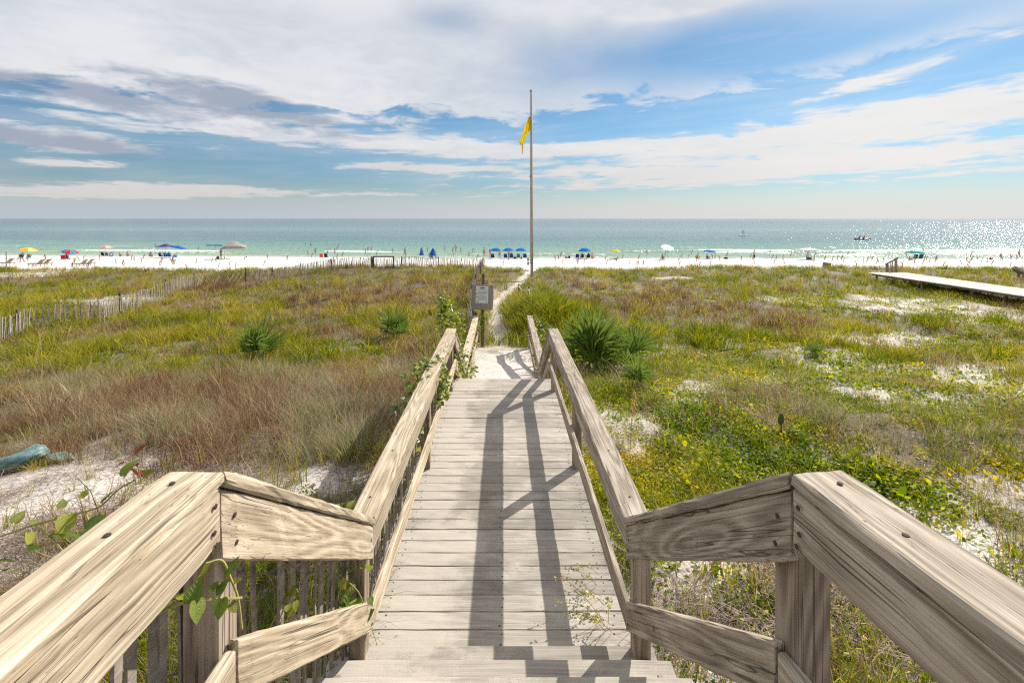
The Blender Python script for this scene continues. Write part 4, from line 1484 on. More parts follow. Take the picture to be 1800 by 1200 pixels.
def vine_mass(label, blobs, n, size, seed, yellow=.3, trails=()):
    rng = random.Random(seed)
    c0 = blobs[0][0]
    b = Vector((c0[0], c0[1], gz(c0[0], c0[1])))
    t = thing("vine", label, "vine", b)
    for kind, mt, cntk in (("foliage", M_FOLI, int(n * (1 - yellow))), ("yellow_foliage", M_FOLIY, int(n * yellow))):
        mb = MB()
        for _ in range(cntk):
            c, r = rng.choice(blobs)
            p = Vector(c) + Vector((rng.gauss(0, .45) * r[0], rng.gauss(0, .45) * r[1], rng.gauss(0, .45) * r[2])) - b
            u = Vector((rng.gauss(0, 1), rng.gauss(0, 1), rng.gauss(-.2, .6))).normalized()
            w = u.cross(Vector((rng.gauss(0, .6), rng.gauss(0, .6), 1))).normalized()
            nn = u.cross(w) * .12
            s = size * rng.uniform(.6, 1.3)
            mb.add([p, p + u * s * .45 + w * s * .42 + nn * s, p + u * s, p + u * s * .45 - w * s * .42 + nn * s], [(0, 1, 2), (0, 2, 3)])
        tag(mb.build(kind, mt, t), kind='stuff')
    for tr_ in trails:
        MB().tube([Vector(p) - b for p in spline(tr_, 4)], .006, 5).build("stem", M_STEM, t)
    return t


xo = XL - 0.13
vine_mass("dense green creeper spilling over the middle of the left railing", [((xo - .12, 5.35, .80), (.22, .5, .25)), ((xo - .10, 5.0, .55), (.15, .5, .4)), ((xo, 5.7, .98), (.2, .35, .12)), ((XL + .02, 5.8, .72), (.06, .25, .25))], 520, .075, 81, .18,
          [[(xo - .1, 5.3, -.1), (xo - .1, 5.2, .5), (xo, 5.5, 1.0)]])
vine_mass("yellow flecked creeper wrapped round the far end of the upper left railing", [((xo - .05, 7.9, .55), (.22, .45, .5)), ((XL - .03, 8.3, .25), (.18, .5, .55)), ((xo - .1, 8.4, .95), (.25, .4, .3)), ((XL + .05, 9.0, -.55), (.14, .6, .4)), ((xo - .2, 8.6, 1.2), (.15, .3, .25)), ((XL, 9.8, -.9), (.15, .7, .3))], 1500, .075, 82, .42,
          [[(xo, 8.2, -.6), (xo, 8.1, .4), (xo - .1, 8.3, 1.3)], [(xo - .1, 8.7, -.6), (xo - .15, 8.6, .5), (xo - .25, 8.7, 1.45)]])
vine_mass("green creeper on the far left handrail beside the notice board", [((xo, 12.0, -.45), (.2, .8, .22)), ((xo + .05, 13.6, -.35), (.15, .5, .15)), ((xo + .28, 14.5, -.4), (.12, .15, .3)), ((XL + .04, 11.0, -1.0), (.1, .9, .25)), ((xo, 10.6, -.5), (.2, .6, .3))], 900, .075, 83, .3,
          [[(xo, 12, -1.3), (xo, 12.2, -.6), (xo, 13.5, -.3)]])
vine_mass("low leafy creeper at the foot of the right lower railing", [((XR + .02, 10.8, -1.1), (.12, .6, .16)), ((XR + .2, 13.5, -.75), (.2, .7, .35)), ((XR + .3, 14.3, -.35), (.2, .3, .25))], 500, .07, 84, .35)
# weed lying over the right edge of the deck
wx_, wy_ = 0.70, 3.35
wt = thing("weed", "reddish branching weed sprawling over the right edge of the deck", "weed", (wx_, wy_, 0.0))
rq = random.Random(15)
mb, mb2 = MB(), MB()
for i in range(15):
    a = rq.uniform(2.2, 4.6)
    L = rq.uniform(.18, .42)
    p0 = Vector((rq.uniform(-.02, .06), rq.uniform(-.25, .35), .01))
    p2 = p0 + Vector((math.cos(a) * L, math.sin(a) * L * .7, rq.uniform(.05, .28)))
    pts = bez(p0, (p0 + p2) / 2 + Vector((0, 0, .08)), p2, 6)
    mb.tube(pts, .0016, 4)
    for q in pts[2:]:
        for _ in range(4):
            u = Vector((rq.gauss(0, 1), rq.gauss(0, 1), rq.gauss(0, .6))).normalized() * rq.uniform(.012, .024)
            w = u.cross(Vector((0, 0, 1))) * .4
            c = q + Vector((rq.gauss(0, .012), rq.gauss(0, .012), rq.gauss(0, .01)))
            mb2.add([c, c + u * .5 + w, c + u, c + u * .5 - w], [(0, 1, 2, 3)])
tag(mb.build("stems", flat_mat("red_stem", (0.25, 0.10, 0.06), .7), wt), kind='stuff')
tag(mb2.build("foliage", M_FOLIY, wt), kind='stuff')
# one prickly pear pad
x, y, z = hit(1373, 766)
pt = thing("prickly_pear", "single green prickly pear pad standing on the right dune", "cactus", (x, y, z + .04))
mb = MB()
prof = []
for i in range(13):
    a = math.pi * i / 12
    prof.append((math.sin(a) * .055 * (1 + .15 * math.cos(a)) + .002, .20 - math.cos(a) * .085))
mb.lathe(prof, 14)
mb.v = [(p[0], p[1] * .28, p[2]) for p in mb.v]
M_PEAR = flat_mat("cactus_skin", (0.06, 0.11, 0.03), .6, .25, 30)
mb.build("pad", M_PEAR, pt, (0, 0, 0), (0, 0, .3), True)
MB().tube([(0, 0, -.08), (.004, 0, .07), (0, 0, .13)], [.012, .010, .012], 7).build("stem", M_PEAR, pt, smooth=True)


# ---------------------------------------------------------------- flagpole with flag and small notices
fy_ = 34.0
fx_ = (935 - 885) / F * fy_
fz_ = gz(fx_, fy_)
ftop = CAMZ + (384 - 161) / F * fy_
fp = thing("flagpole", "tall slender grey flagpole rising from the dune in the middle", "flagpole", (fx_, fy_, fz_ - .1))
M_POLE = wood_mat("pole_surface", (0.30, 0.27, 0.23), (0.44, 0.40, 0.35), (0.56, 0.52, 0.46), ring=6, ringmix=.1, crack=.2)
H_ = ftop - fz_ + .1
q = MB().lathe([(.115, 0), (.112, H_ * .3), (.085, H_ * .75), (.07, H_ - .15), (.07, H_)], 14).build("pole", M_POLE, fp, smooth=True)
q.rotation_euler = (0, -0.0045, 0)
tx = -0.0045 * H_
MB().lathe([(.10, 0), (.12, .05), (.10, .12), (.03, .17)], 12).build("cap", M_METAL, fp, (tx, 0, H_ - .01))
MB().tube([(tx * .98 - .12, 0, H_ - .2), (-.135, -.02, H_ * .5), (-.14, -.02, 1.2)], .006, 4).build("halyard", M_WHITE, fp)
MB().box((-.13, -.02, H_ * .545), (.08, .05, .14)).build("cleat", M_DARK, fp)
fl = MB()
d_ = fy_ - .02
rows = [((929, 206), (932, 206)), ((926, 214), (932.5, 214)), ((922.5, 222), (932.5, 222)), ((920.5, 231), (931, 231)), ((917, 240), (926, 236)), ((913, 250), (923.5, 246)), ((914, 254), (921, 251)), ((917, 257), (919.5, 256)), ((917.5, 263), (919, 263)), ((917.6, 271), (918.8, 271))]
nv = []
ncol = 9
for i, (a, b) in enumerate(rows):
    for k in range(ncol):
        t = k / (ncol - 1)
        w = at(a[0] + (b[0] - a[0]) * t, a[1] + (b[1] - a[1]) * t, d_)
        w.y += .10 * math.sin(t * 11 + i * .8) * (1 - .07 * i) - .05
        nv.append(w)
base = Vector((fx_, fy_, fz_ - .1))
nf = [(i * ncol + k, i * ncol + k + 1, (i + 1) * ncol + k + 1, (i + 1) * ncol + k) for i in range(len(rows) - 1) for k in range(ncol - 1)]
fo_ = link("flag", mesh("flag", nv, nf, flat_mat('flag_cloth', (0.93, 0.74, 0.015), .8, .05, 20, .2, .6), True), None)
sm_ = fo_.modifiers.new("thick", 'SOLIDIFY')
sm_.thickness = .012
tag(fo_, "limp bright yellow flag hanging part way up the flagpole", "flag")
M_NOTE = flat_mat("notice_sheet", (0.50, 0.49, 0.46), .6, .1, 12)
for k, (pa, pb) in enumerate((((926.5, 453), (930.5, 459)), ((926.5, 460), (930.5, 466)))):
    a, b = at(pa[0], pa[1], fy_ - .14), at(pb[0], pb[1], fy_ - .14)
    MB().box((a + b) / 2 - base, (abs(b.x - a.x), .02, abs(a.z - b.z))).build("notice", M_NOTE, fp)
for z in (457, 462):
    a, b = at(925.5, z, fy_ - .12), at(937, z, fy_ - .12)
    MB().box((a + b) / 2 - base, (b.x - a.x, .03, .03)).build("bracket", W_DARK, fp)

# ---------------------------------------------------------------- notice board at the end of the boardwalk
sy = 14.75
sx = (848.5 - 885) / F * sy
sz = gz(sx, sy)
sg = thing("notice_board", "grey notice board with a white printed sheet on a dark post at the path", "sign", (sx, sy, sz - .1))
ptop = CAMZ - (481 - 384) / F * sy
sb = Vector((sx, sy, sz - .1))
o = link("post", board_mesh("post", ptop - sz + .1, .115, .10, W_DARK, 0, 6, .002, .012, 77), sg, (0, .03, (ptop - sz + .1) / 2))
o.rotation_euler = (0, -math.pi / 2 + .01, 0)
a, b = at(830, 500, sy), at(867, 543.5, sy)
M_BRD = flat_mat("grey_board", (0.27, 0.245, 0.21), .8, .15, 14)
bd = MB().box((a + b) / 2 - sb + Vector((0, -.06, 0)), (b.x - a.x, .03, a.z - b.z), M=Matrix.Rotation(.03, 3, 'Y')).build("board", M_BRD, sg)
a, b = at(836.5, 502, sy), at(858.5, 532, sy)
sc_ = (a + b) / 2 - sb + Vector((0, -.085, 0))
sw, sh = b.x - a.x, a.z - b.z
M_SHEET = flat_mat("white_sheet", (0.66, 0.66, 0.63), .5, .04, 9)
shm = MB().box((0, 0, 0), (sw, .008, sh)).build("sheet", M_SHEET, bd, sc_, (0, .03, 0))
M_INK = flat_mat("grey_ink", (0.13, 0.14, 0.15), .6, .1, 20)
ink = MB()
rq = random.Random(31)


def inkbox(x0, x1, z0, z1):
    ink.box(((x0 + x1) / 2 * sw, -.0052, (z0 + z1) / 2 * sh), ((x1 - x0) * sw, .002, (z1 - z0) * sh))


# sea-turtle like emblem at the top
n = 14
ink.add([(math.cos(6.283 * k / n) * .15 * sw + .02 * sw, -.0062, .40 * sh + math.sin(6.283 * k / n) * .042 * sh) for k in range(n)], [tuple(range(n))])
for (cx, cz, ax, az_, r1, r2) in ((-.17, .385, 1, .25, .06, .014), (.12, .36, .7, -.9, .06, .018), (-.08, .35, -.6, -.9, .06, .018), (.20, .40, 1, .2, .05, .018)):
    ink.add([(cx * sw + math.cos(6.283 * k / 8) * r1 * sw, -.0062, cz * sh + math.sin(6.283 * k / 8) * r2 * sh) for k in range(8)], [tuple(range(8))])
for r in range(13):
    z = .27 - r * .048
    if r in (1, 6):
        continue
    xl = -.30 if r % 4 else -.42
    while xl < .36:
        w_ = rq.uniform(.04, .13)
        inkbox(xl, min(xl + w_, .42), z - .007, z + .007)
        xl += w_ + .02
    if r % 4 == 1 or r in (4, 8):
        inkbox(-.44, -.38, z - .02, z + .02)
inkbox(-.44, -.24, -.43, -.39)
inkbox(.33, .42, -.45, -.40)
inkbox(-.01, .02, -.06, -.02)
tag(ink.build("print", M_INK, shm), kind='stuff')
# cream painted post behind it
x_, y_ = (856 - 885) / F * 15.4, 15.4
cp_ = thing("short_post", "short cream painted post behind the notice board", "post", (x_, y_, gz(x_, y_) - .1))
o = link("shaft", board_mesh("shaft", 1.15, .11, .10, paint((0.62, 0.50, 0.30)), 0, 4, .001, .008, 5), cp_, (0, 0, .575))
o.rotation_euler = (0, -math.pi / 2, 0)
MB().lathe([(.05, 0), (.035, .03), (.0, .04)], 8).build("cap", paint((0.5, 0.42, 0.28)), cp_, (0, 0, 1.15))
x_, y_ = (841 - 885) / F * 15.6, 15.6
cp_ = thing("short_post", "short dark leaning post just left behind the notice board", "post", (x_, y_, gz(x_, y_) - .1))
MB().lathe([(.06, 0), (.055, 1.1), (.035, 1.16)], 8).build("shaft", W_DARK, cp_, rot=(.05, -.08, 0))
MB().tube([(.07 * math.cos(q), .07 * math.sin(q), .95) for q in [k * .7 for k in range(10)]], .012, 5).build("rope_wrap", M_OATS, cp_)

# ---------------------------------------------------------------- rope barrier right of the path
rp = []
rt = None
rope_px = ((912, 503, 26.5), (929.5, 508, 22.5), (936, 533, 19.0), (944, 553, 17.2), (953, 578, 15.6))
rope_top = []
for k, (px, py, d) in enumerate(rope_px):
    w = at(px, py, d)
    rope_top.append(w)
bz = gz(rope_top[0].x, rope_top[0].y)
rt = thing("rope_barrier", "white rope strung on short dark posts right of the sandy path", "barrier", (rope_top[0].x, rope_top[0].y, bz))
for w in rope_top:
    z0 = gz(w.x, w.y) - .2
    mb = MB().lathe([(.055, 0), (.052, w.z - z0), (.04, w.z - z0 + .10)], 8)
    p_ = mb.build("post", W_DARK, rt, Vector((w.x, w.y + .05, z0)) - rt.location)
    MB().lathe([(.06, -.03), (.06, .03)], 10).build("white_band", M_WHITE, p_, (0, 0, w.z - z0 - .03))
pts = []
for a, b in zip(rope_top[:-1], rope_top[1:]):
    for k in range(8):
        t = k / 8
        p_ = a.lerp(b, t)
        p_.z -= .16 * 4 * t * (1 - t) * (b - a).length / 4
        pts.append(p_ - rt.location)
pts.append(rope_top[-1] - rt.location)
pts.append(rope_top[-1] - rt.location + Vector((.35, -.7, -.35)))
MB().tube(pts, .017, 6).build("rope", flat_mat("rope_fibre", (0.60, 0.57, 0.52), .8, .25, 120), rt, smooth=True)

# ---------------------------------------------------------------- neighbouring boardwalk on the right
NX0, NX1, NZ, NY1 = 25.35, 28.05, -0.92, 31.8
nb_ = thing("boardwalk", "low bleached boardwalk crossing the right dune to the beach", "boardwalk", (NX0, 22, NZ))
npl = [board_mesh("plank", NX1 - NX0, .131, .04, W_PALE, 0, 4, .002, .005, 700 + i) for i in range(4)]
y = 18.0
while y < NY1:
    link("plank", R.choice(npl), nb_, Vector(((NX0 + NX1) / 2 + R.uniform(-.02, .02), y, NZ - .02 + R.uniform(-.004, .004))) - nb_.location)
    y += .146
for x in (NX0 + .35, (NX0 + NX1) / 2, NX1 - .35):
    board("joist", nb_, (x, 18, NZ - .115), (x, NY1 - .05, NZ - .115), .14, .04, W_POST, face='x')
for yy in (19, 22, 25, 28, 31.4):
    for x in (NX0 + .4, NX1 - .4):
        zz_ = gz(x, yy) - .3
        MB().box((0, 0, (NZ - .05 - zz_) / 2), (.09, .09, NZ - .05 - zz_)).build("post", W_POST, nb_, Vector((x, yy, zz_)) - nb_.location)
hy = 32.6
hr = thing("stair_rail", "short brown wooden stair rail at the end of the right boardwalk", "railing", ((1558 - 885) / F * hy, hy, NZ - .7))
hb = hr.location.copy()
for px, pt_ in ((1559.5, 464), (1575, 455.5)):
    w = at(px, pt_, hy)
    MB().box((w.x - hb.x, .0, (w.z - hb.z) / 2), (.13, .12, w.z - hb.z)).build("post", W_POST, hr)
for px, pt_ in ((1566.5, 460), (1569.5, 458.5)):
    w = at(px, pt_, hy)
    MB().box((w.x - hb.x, .02, (w.z - hb.z) / 2 + .1), (.045, .04, w.z - hb.z - .25)).build("baluster", W_POST, hr)
a, b = at(1556.5, 464.8, hy), at(1578.5, 453.2, hy)
MB().tube([a - hb, b - hb], .055, 4).build("handrail", W_POST, hr)
M_SHOE = flat_mat("sandal_white", (0.75, 0.74, 0.72), .6, .1, 30)
for k in range(2):
    sh_ = thing("sandal", ("pale sandal left on the right boardwalk end, nearer the stair rail", "pale sandal left on the right boardwalk end, farther from the stair rail")[k], "sandal", ((1565 - 885 + k * 5) / F * 31.3, 31.3 + .05 * k, NZ), .4 * k)
    mb = MB()
    mb.add([(.045 * math.cos(6.283 * i / 10), .14 * math.sin(6.283 * i / 10), .0) for i in range(10)] + [(.045 * math.cos(6.283 * i / 10), .14 * math.sin(6.283 * i / 10), .025) for i in range(10)],
           [tuple(range(10))[::-1], tuple(range(10, 20))] + [(i, (i + 1) % 10, 10 + (i + 1) % 10, 10 + i) for i in range(10)])
    mb.build("sole", M_SHOE, sh_)
    MB().tube(bez((-.05, .02, .02), (0, .03, .09), (.05, .02, .02), 6), .012, 5).build("strap", M_DARK, sh_)
# far handrail of another crossover at the right edge
hy = 33.0
wx0 = (1783 - 885) / F * hy
hz_ = gz(wx0, hy)
hr = thing("stair_rail", "grey weathered rail of stacked boards poking from the grass at the right edge", "railing", (wx0, hy, hz_ - .1))
hb = hr.location.copy()
for k, (pa, pb, w_) in enumerate((((1780, 471.5), (1803, 480), .17), ((1783, 468.5), (1800, 476), .12), ((1781, 474.5), (1806, 485), .14))):
    a, b = at(pa[0], pa[1], hy + .12 * k) - hb, at(pb[0], pb[1], hy + .12 * k) - hb
    MB().tube([a, b], w_ / 1.6, 4).build("rail_board", W_RAILG, hr)
for px in (1790, 1799):
    w = at(px, 478, hy + .3) - hb
    MB().box((w.x, w.y, w.z / 2), (.1, .1, w.z)).build("post", W_POST, hr)

# ---------------------------------------------------------------- teal mesh bag on the left sand
x, y, z = hit(40, 826)
bg_ = thing("mesh_sack", "crumpled teal mesh sack lying on the bare sand at the left edge", "sack", (x, y, z))
m, g, out = new_mat("teal_mesh")
tc = g.new('ShaderNodeTexCoord').outputs['Object']
wv = g.noise(tc, 90.0, 2, .5)
cc = g.mix(g.noise(tc, 6.0, 4, .6), (0.045, 0.15, 0.155), (0.24, 0.36, 0.36))
principled(g, out, g.mix(g.mul(wv, .5), cc, (0.10, 0.17, 0.18)), .35, g.bump(g.add(wv, g.mul(g.noise(tc, 12, 3, .6), 2)), .6, .01), .5)
M_TEAL = m


def sack(pts, rad, name, seed):
    rr = random.Random(seed)
    sp_ = spline(pts, 9)
    n = 30
    V, Fq = [], []
    for i, p in enumerate(sp_):
        t = i / (len(sp_) - 1)
        r0 = np.interp(t, [k / (len(rad) - 1) for k in range(len(rad))], rad)
        tg = (sp_[min(i + 1, len(sp_) - 1)] - sp_[max(i - 1, 0)]).normalized()
        a = tg.cross(Vector((0, 0, 1))).normalized()
        b = a.cross(tg)
        for k in range(n):
            q = 6.283 * k / n
            r_ = r0 * (1 + .14 * math.sin(q * 3 + t * 9 + seed) + .09 * math.sin(q * 7 - t * 21 + seed) + .06 * math.sin(q * 11 + t * 33) + rr.gauss(0, .02))
            w = p + a * math.cos(q) * r_ * 1.05 + b * math.sin(q) * r_ * .62
            V.append((w.x, w.y, max(w.z, -.01 + rr.random() * .01)))
    for i in range(len(sp_) - 1):
        for k in range(n):
            Fq.append((i * n + k, i * n + (k + 1) % n, (i + 1) * n + (k + 1) % n, (i + 1) * n + k))
    Fq += [tuple(range(n))[::-1], tuple(range((len(sp_) - 1) * n, len(sp_) * n))]
    return link(name, mesh(name, V, Fq, M_TEAL, True), bg_)


sack([(-.34, -.10, .03), (-.2, -.04, .07), (-.05, .02, .12), (.06, .12, .15), (.10, .20, .10)], [.05, .12, .13, .12, .04], "body", 1)
sack([(.08, .14, .05), (.2, .16, .05), (.32, .20, .04), (.42, .2, .025)], [.05, .10, .07, .02], "folded_end", 2)
MB().tube([(-.30, -.20, .03), (-.27, -.09, .13), (-.29, .04, .10)], .022, 6).build("drawstring", M_DARK, bg_)

# ---------------------------------------------------------------- people
HAIR = {'dark': (0.025, 0.018, 0.014), 'brown': (0.11, 0.055, 0.028), 'blond': (0.48, 0.34, 0.15), 'grey': (0.4, 0.39, 0.37)}
POSES = {
    # pelvis, belly, chest, neck, head, crown | shoulder, elbow, hand | hip, knee, ankle, toe     (facing -Y, metres)
    'stand': ([(0, 0, .93), (0, -.01, 1.12), (0, 0, 1.33), (0, 0, 1.47), (0, -.02, 1.57), (0, -.02, 1.67)], [(.17, 0, 1.40), (.23, .03, 1.13), (.22, -.08, .90)], [(.09, 0, .88), (.10, -.02, .49), (.10, .02, .08), (.11, -.13, .03)]),
    'walk': ([(0, 0, .91), (0, -.01, 1.10), (0, -.03, 1.31), (0, -.04, 1.45), (0, -.06, 1.55), (0, -.06, 1.65)], [(.17, -.03, 1.38), (.22, .10, 1.12), (.21, -.02, .93)], [(.09, 0, .87), (.10, -.15, .50), (.10, .02, .08), (.11, -.13, .03)]),
    'akimbo': ([(0, 0, .93), (0, -.01, 1.12), (0, 0, 1.33), (0, 0, 1.47), (0, -.02, 1.57), (0, -.02, 1.67)], [(.17, 0, 1.40), (.36, .06, 1.18), (.17, -.06, 1.03)], [(.09, 0, .88), (.11, -.02, .49), (.12, .02, .08), (.13, -.13, .03)]),
    'chair': ([(0, 0, .30), (0, .07, .46), (0, .14, .66), (0, .17, .80), (0, .15, .90), (0, .15, 1.0)], [(.17, .14, .73), (.22, .02, .52), (.20, -.2, .46)], [(.09, -.02, .28), (.11, -.40, .42), (.11, -.70, .08), (.12, -.84, .05)]),
    'ground': ([(0, 0, .12), (0, .04, .30), (0, .04, .50), (0, .02, .64), (0, -.01, .74), (0, -.01, .84)], [(.17, .03, .57), (.24, -.02, .34), (.18, -.24, .28)], [(.09, -.02, .11), (.13, -.33, .42), (.13, -.60, .07), (.14, -.74, .05)]),
    'lie': ([(0, 0, .13), (0, .18, .13), (0, .38, .14), (0, .53, .14), (0, .63, .15), (0, .73, .15)], [(.17, .44, .13), (.30, .28, .08), (.22, .06, .07)], [(.09, -.05, .12), (.12, -.45, .15), (.12, -.85, .08), (.13, -.93, .15)]),
}


def skin_body(name, pts, edges, rad, mat, parent, root=0, sub=1):
    me = bpy.data.meshes.new(name)
    me.from_pydata(pts, edges, [])
    me.materials.append(mat)
    o = link(name, me, parent)
    md = o.modifiers.new("skin", 'SKIN')
    md.use_smooth_shade = True
    if not me.skin_vertices:
        return o
    for i, r_ in enumerate(rad):
        me.skin_vertices[0].data[i].radius = r_ if isinstance(r_, tuple) else (r_, r_)
    me.skin_vertices[0].data[root].use_root = True
    o.modifiers.new("smooth", 'SUBSURF').levels = sub
    o.modifiers[-1].render_levels = sub
    return o


def person(label, loc, pose, face, skin=(0.50, 0.30, 0.21), top=None, bottom=(0.04, 0.05, 0.09), hair='brown', scale=1.0, long_hair=False, hat=None, long_legs=False, group=None, rarm=None):
    t = thing("person", label, "person", loc, face, group)
    t.scale = (scale,) * 3
    sp_, arm, leg = POSES[pose]
    pts, ed, rd = [], [], []
    rs = [(.135, .10), (.125, .09), (.145, .095), (.052, .052), (.085, .095), (.07, .078)]
    for i, p in enumerate(sp_):
        pts.append(p)
        rd.append(rs[i])
        if i:
            ed.append((i - 1, i))
    for s in (1, -1):
        k = len(pts)
        ar = arm if (rarm is None or s > 0) else rarm
        pts += [(p[0] * s, p[1], p[2]) for p in ar]
        h_ = Vector(ar[2]) + (Vector(ar[2]) - Vector(ar[1])).normalized() * .10
        pts.append((h_.x * s, h_.y, h_.z))
        rd += [.058, .043, .032, .030]
        ed += [(2, k), (k, k + 1), (k + 1, k + 2), (k + 2, k + 3)]
        k = len(pts)
        lg_ = [list(p) for p in leg]
        if pose == 'walk' and s < 0:
            lg_ = [[.09, 0, .87], [.10, .04, .48], [.10, .30, .14], [.11, .22, .03]]
        pts += [(p[0] * s, p[1], p[2]) for p in lg_]
        rd += [.085, .062, .042, .034]
        ed += [(0, k), (k, k + 1), (k + 1, k + 2), (k + 2, k + 3)]
    skin_body("body", pts, ed, rd, skin_mat(skin), t)
    hd, cr_ = Vector(sp_[4]), Vector(sp_[5])
    up = (cr_ - Vector(sp_[3])).normalized()
    # hair: a cap over the crown and the back of the head
    mb = MB()
    c = hd.lerp(cr_, .62) + Vector((0, .022, 0)) if pose != 'lie' else hd.lerp(cr_, .7)
    prof = [(.105 * math.sin(a), -.105 * math.cos(a)) for a in [math.pi * k / 8 for k in range(9)]]
    mb.lathe(prof, 10, c)
    if long_hair:
        mb.tube([c + Vector((0, .06, 0)), c + Vector((0, .10, -.12)), c + Vector((0, .10, -.30))], [.09, .085, .03], 8)
    mb.build("hair", paint(HAIR[hair]), t, smooth=True)
    # nose
    nd = hd + Vector((0, -.105, .02)) if pose != 'lie' else hd + Vector((0, .02, .1))
    MB().tube([nd, nd + Vector((0, -.022, -.012))], [.012, .016], 5).build("nose", skin_mat(skin), t)
    if hat:
        MB().lathe([(.19, -.01), (.19, .0), (.11, .02), (.10, .09), (.05, .11)], 12, c + Vector((0, 0, .03))).build("hat", cloth(hat), t)
    if top:
        skin_body("shirt", [sp_[0], sp_[1], sp_[2], ((sp_[2][0] + sp_[3][0]) / 2, (sp_[2][1] + sp_[3][1]) / 2, sp_[2][2] * .45 + sp_[3][2] * .55)] + [(s * arm[0][0], arm[0][1], arm[0][2]) for s in (1, -1)]
                  + [(s * (arm[0][0] * .5 + arm[1][0] * .5), (arm[0][1] + arm[1][1]) / 2, (arm[0][2] + arm[1][2]) / 2) for s in (1, -1)],
                  [(0, 1), (1, 2), (2, 3), (2, 4), (2, 5), (4, 6), (5, 7)], [(.15, .115), (.14, .108), (.16, .112), .07, .075, .075, .062, .062], cloth(top), t)
    if bottom:
        kn = .92 if long_legs else .55
        pt_ = [tuple(Vector(sp_[0]) * .75 + Vector(sp_[1]) * .25), sp_[0]]
        ed2, rd2 = [(0, 1)], [(.142, .108), (.148, .115)]
        for s in (1, -1):
            k = len(pt_)
            h0 = Vector(leg[0])
            k0 = Vector(leg[1])
            if pose == 'walk' and s < 0:
                k0 = Vector((.10, .04, .48))
            e_ = h0.lerp(k0, kn)
            pt_ += [(h0.x * s, h0.y, h0.z), (e_.x * s, e_.y, e_.z)]
            ed2 += [(1, k), (k, k + 1)]
            rd2 += [.096, .078]
            if long_legs:
                a_ = Vector(leg[2])
                pt_.append((a_.x * s, a_.y, a_.z))
                ed2.append((k + 1, k + 2))
                rd2.append(.056)
        skin_body("trousers" if long_legs else "shorts", pt_, ed2, rd2, cloth(bottom), t, root=1)
    return t


def B(px, py):
    x, y, z = hit(px, py)
    return (x, y, z)


FAR = math.pi            # facing the sea


# ---------------------------------------------------------------- beach furniture
def umbrella(label, px, py, wpx, top_py, cols, tilt=(0, 0), closed=False, edge_drop=.28, group="beach umbrellas", pole_mat=None, depth=.42):
    loc = B(px, py)
    d = loc[1]
    r = wpx / 2 * d / F
    H = max((py - top_py) * d / F, 1.2)
    t = thing("beach_umbrella", label, "umbrella", loc, 0, group)
    if closed:
        MB().lathe([(r, H * .30), (r * .75, H * .5), (r * .4, H * .78), (.05, H * .97)], 10).build("canopy", cloth(cols[0]), t)
    else:
        piv = Vector((0, 0, H))
        Mx = Matrix.Rotation(tilt[0], 3, 'X') @ Matrix.Rotation(tilt[1], 3, 'Y')
        nseg = 8
        for k in range(nseg):
            mb = MB()
            V, Fq = [], []
            for i in range(5):
                q = i / 4
                for j in range(4):
                    a = 6.283 * (k + j / 3) / nseg
                    sag = 1 - .05 * math.sin(math.pi * j / 3) * q
                    V.append(piv + Mx @ Vector((r * q * sag * math.cos(a), r * q * sag * math.sin(a), -r * depth * q * q)))
            for i in range(4):
                for j in range(3):
                    Fq.append((i * 4 + j, i * 4 + j + 1, (i + 1) * 4 + j + 1, (i + 1) * 4 + j))
            mb.add(V, Fq)
            mb.build("panel", cloth(cols[k % len(cols)]), t)
        MB().lathe([(.03, 0), (.02, .08), (.004, .12)], 6, (0, 0, H - .01)).build("finial", M_WHITE, t)
    MB().tube([(0, 0, -.2), (0, 0, H * .6), (0, 0, H)], .022, 6).build("pole", pole_mat or M_WHITE, t)
    return t


def chair(label, px, py, col, face=FAR, group="low beach chairs", s=1.0):
    loc = B(px, py)
    t = thing("beach_chair", label, "chair", loc, face, group)
    t.scale = (s,) * 3
    MB().box((0, -.12, .22), (.52, .50, .03), M=Matrix.Rotation(-.12, 3, 'X')).build("seat", cloth(col), t)
    MB().box((0, .22, .52), (.52, .03, .66), M=Matrix.Rotation(-.38, 3, 'X')).build("backrest", cloth(col), t)
    for sx_ in (-1, 1):
        x = sx_ * .28
        MB().tube([(x, -.36, 0), (x, -.36, .26), (x, .10, .18), (x, .34, .84)], .014, 6).build("side_frame", M_METAL, t)
        MB().tube([(x, .30, 0), (x, .05, .42), (x, -.36, .42), (x, -.36, .2)], .012, 6).build("leg", M_METAL, t)
        MB().box((x, -.14, .44), (.055, .42, .02)).build("armrest", M_WHITE, t)
    return t


def lounger(label, px, py, face):
    loc = B(px, py)
    t = thing("sun_lounger", label, "lounger", loc, face, "wooden loungers on the sand")
    for sx_ in (-1, 1):
        MB().box((sx_ * .30, 0, .30), (.05, 1.95, .08)).build("side_rail", W_RAILG, t)
        for sy_ in (-.75, .75):
            MB().box((sx_ * .28, sy_, .13), (.06, .06, .28)).build("leg", W_RAILG, t)
    for k in range(9):
        MB().box((0, -.9 + k * .13, .355), (.6, .10, .025)).build("slat", W_RAILG, t)
    Mx = Matrix.Rotation(.75, 3, 'X')
    for k in range(6):
        c = Vector((0, .28, .37)) + Mx @ Vector((0, .06 + k * .125, 0))
        MB().box(c, (.6, .10, .025), M=Mx).build("back_slat", W_RAILG, t)
    return t


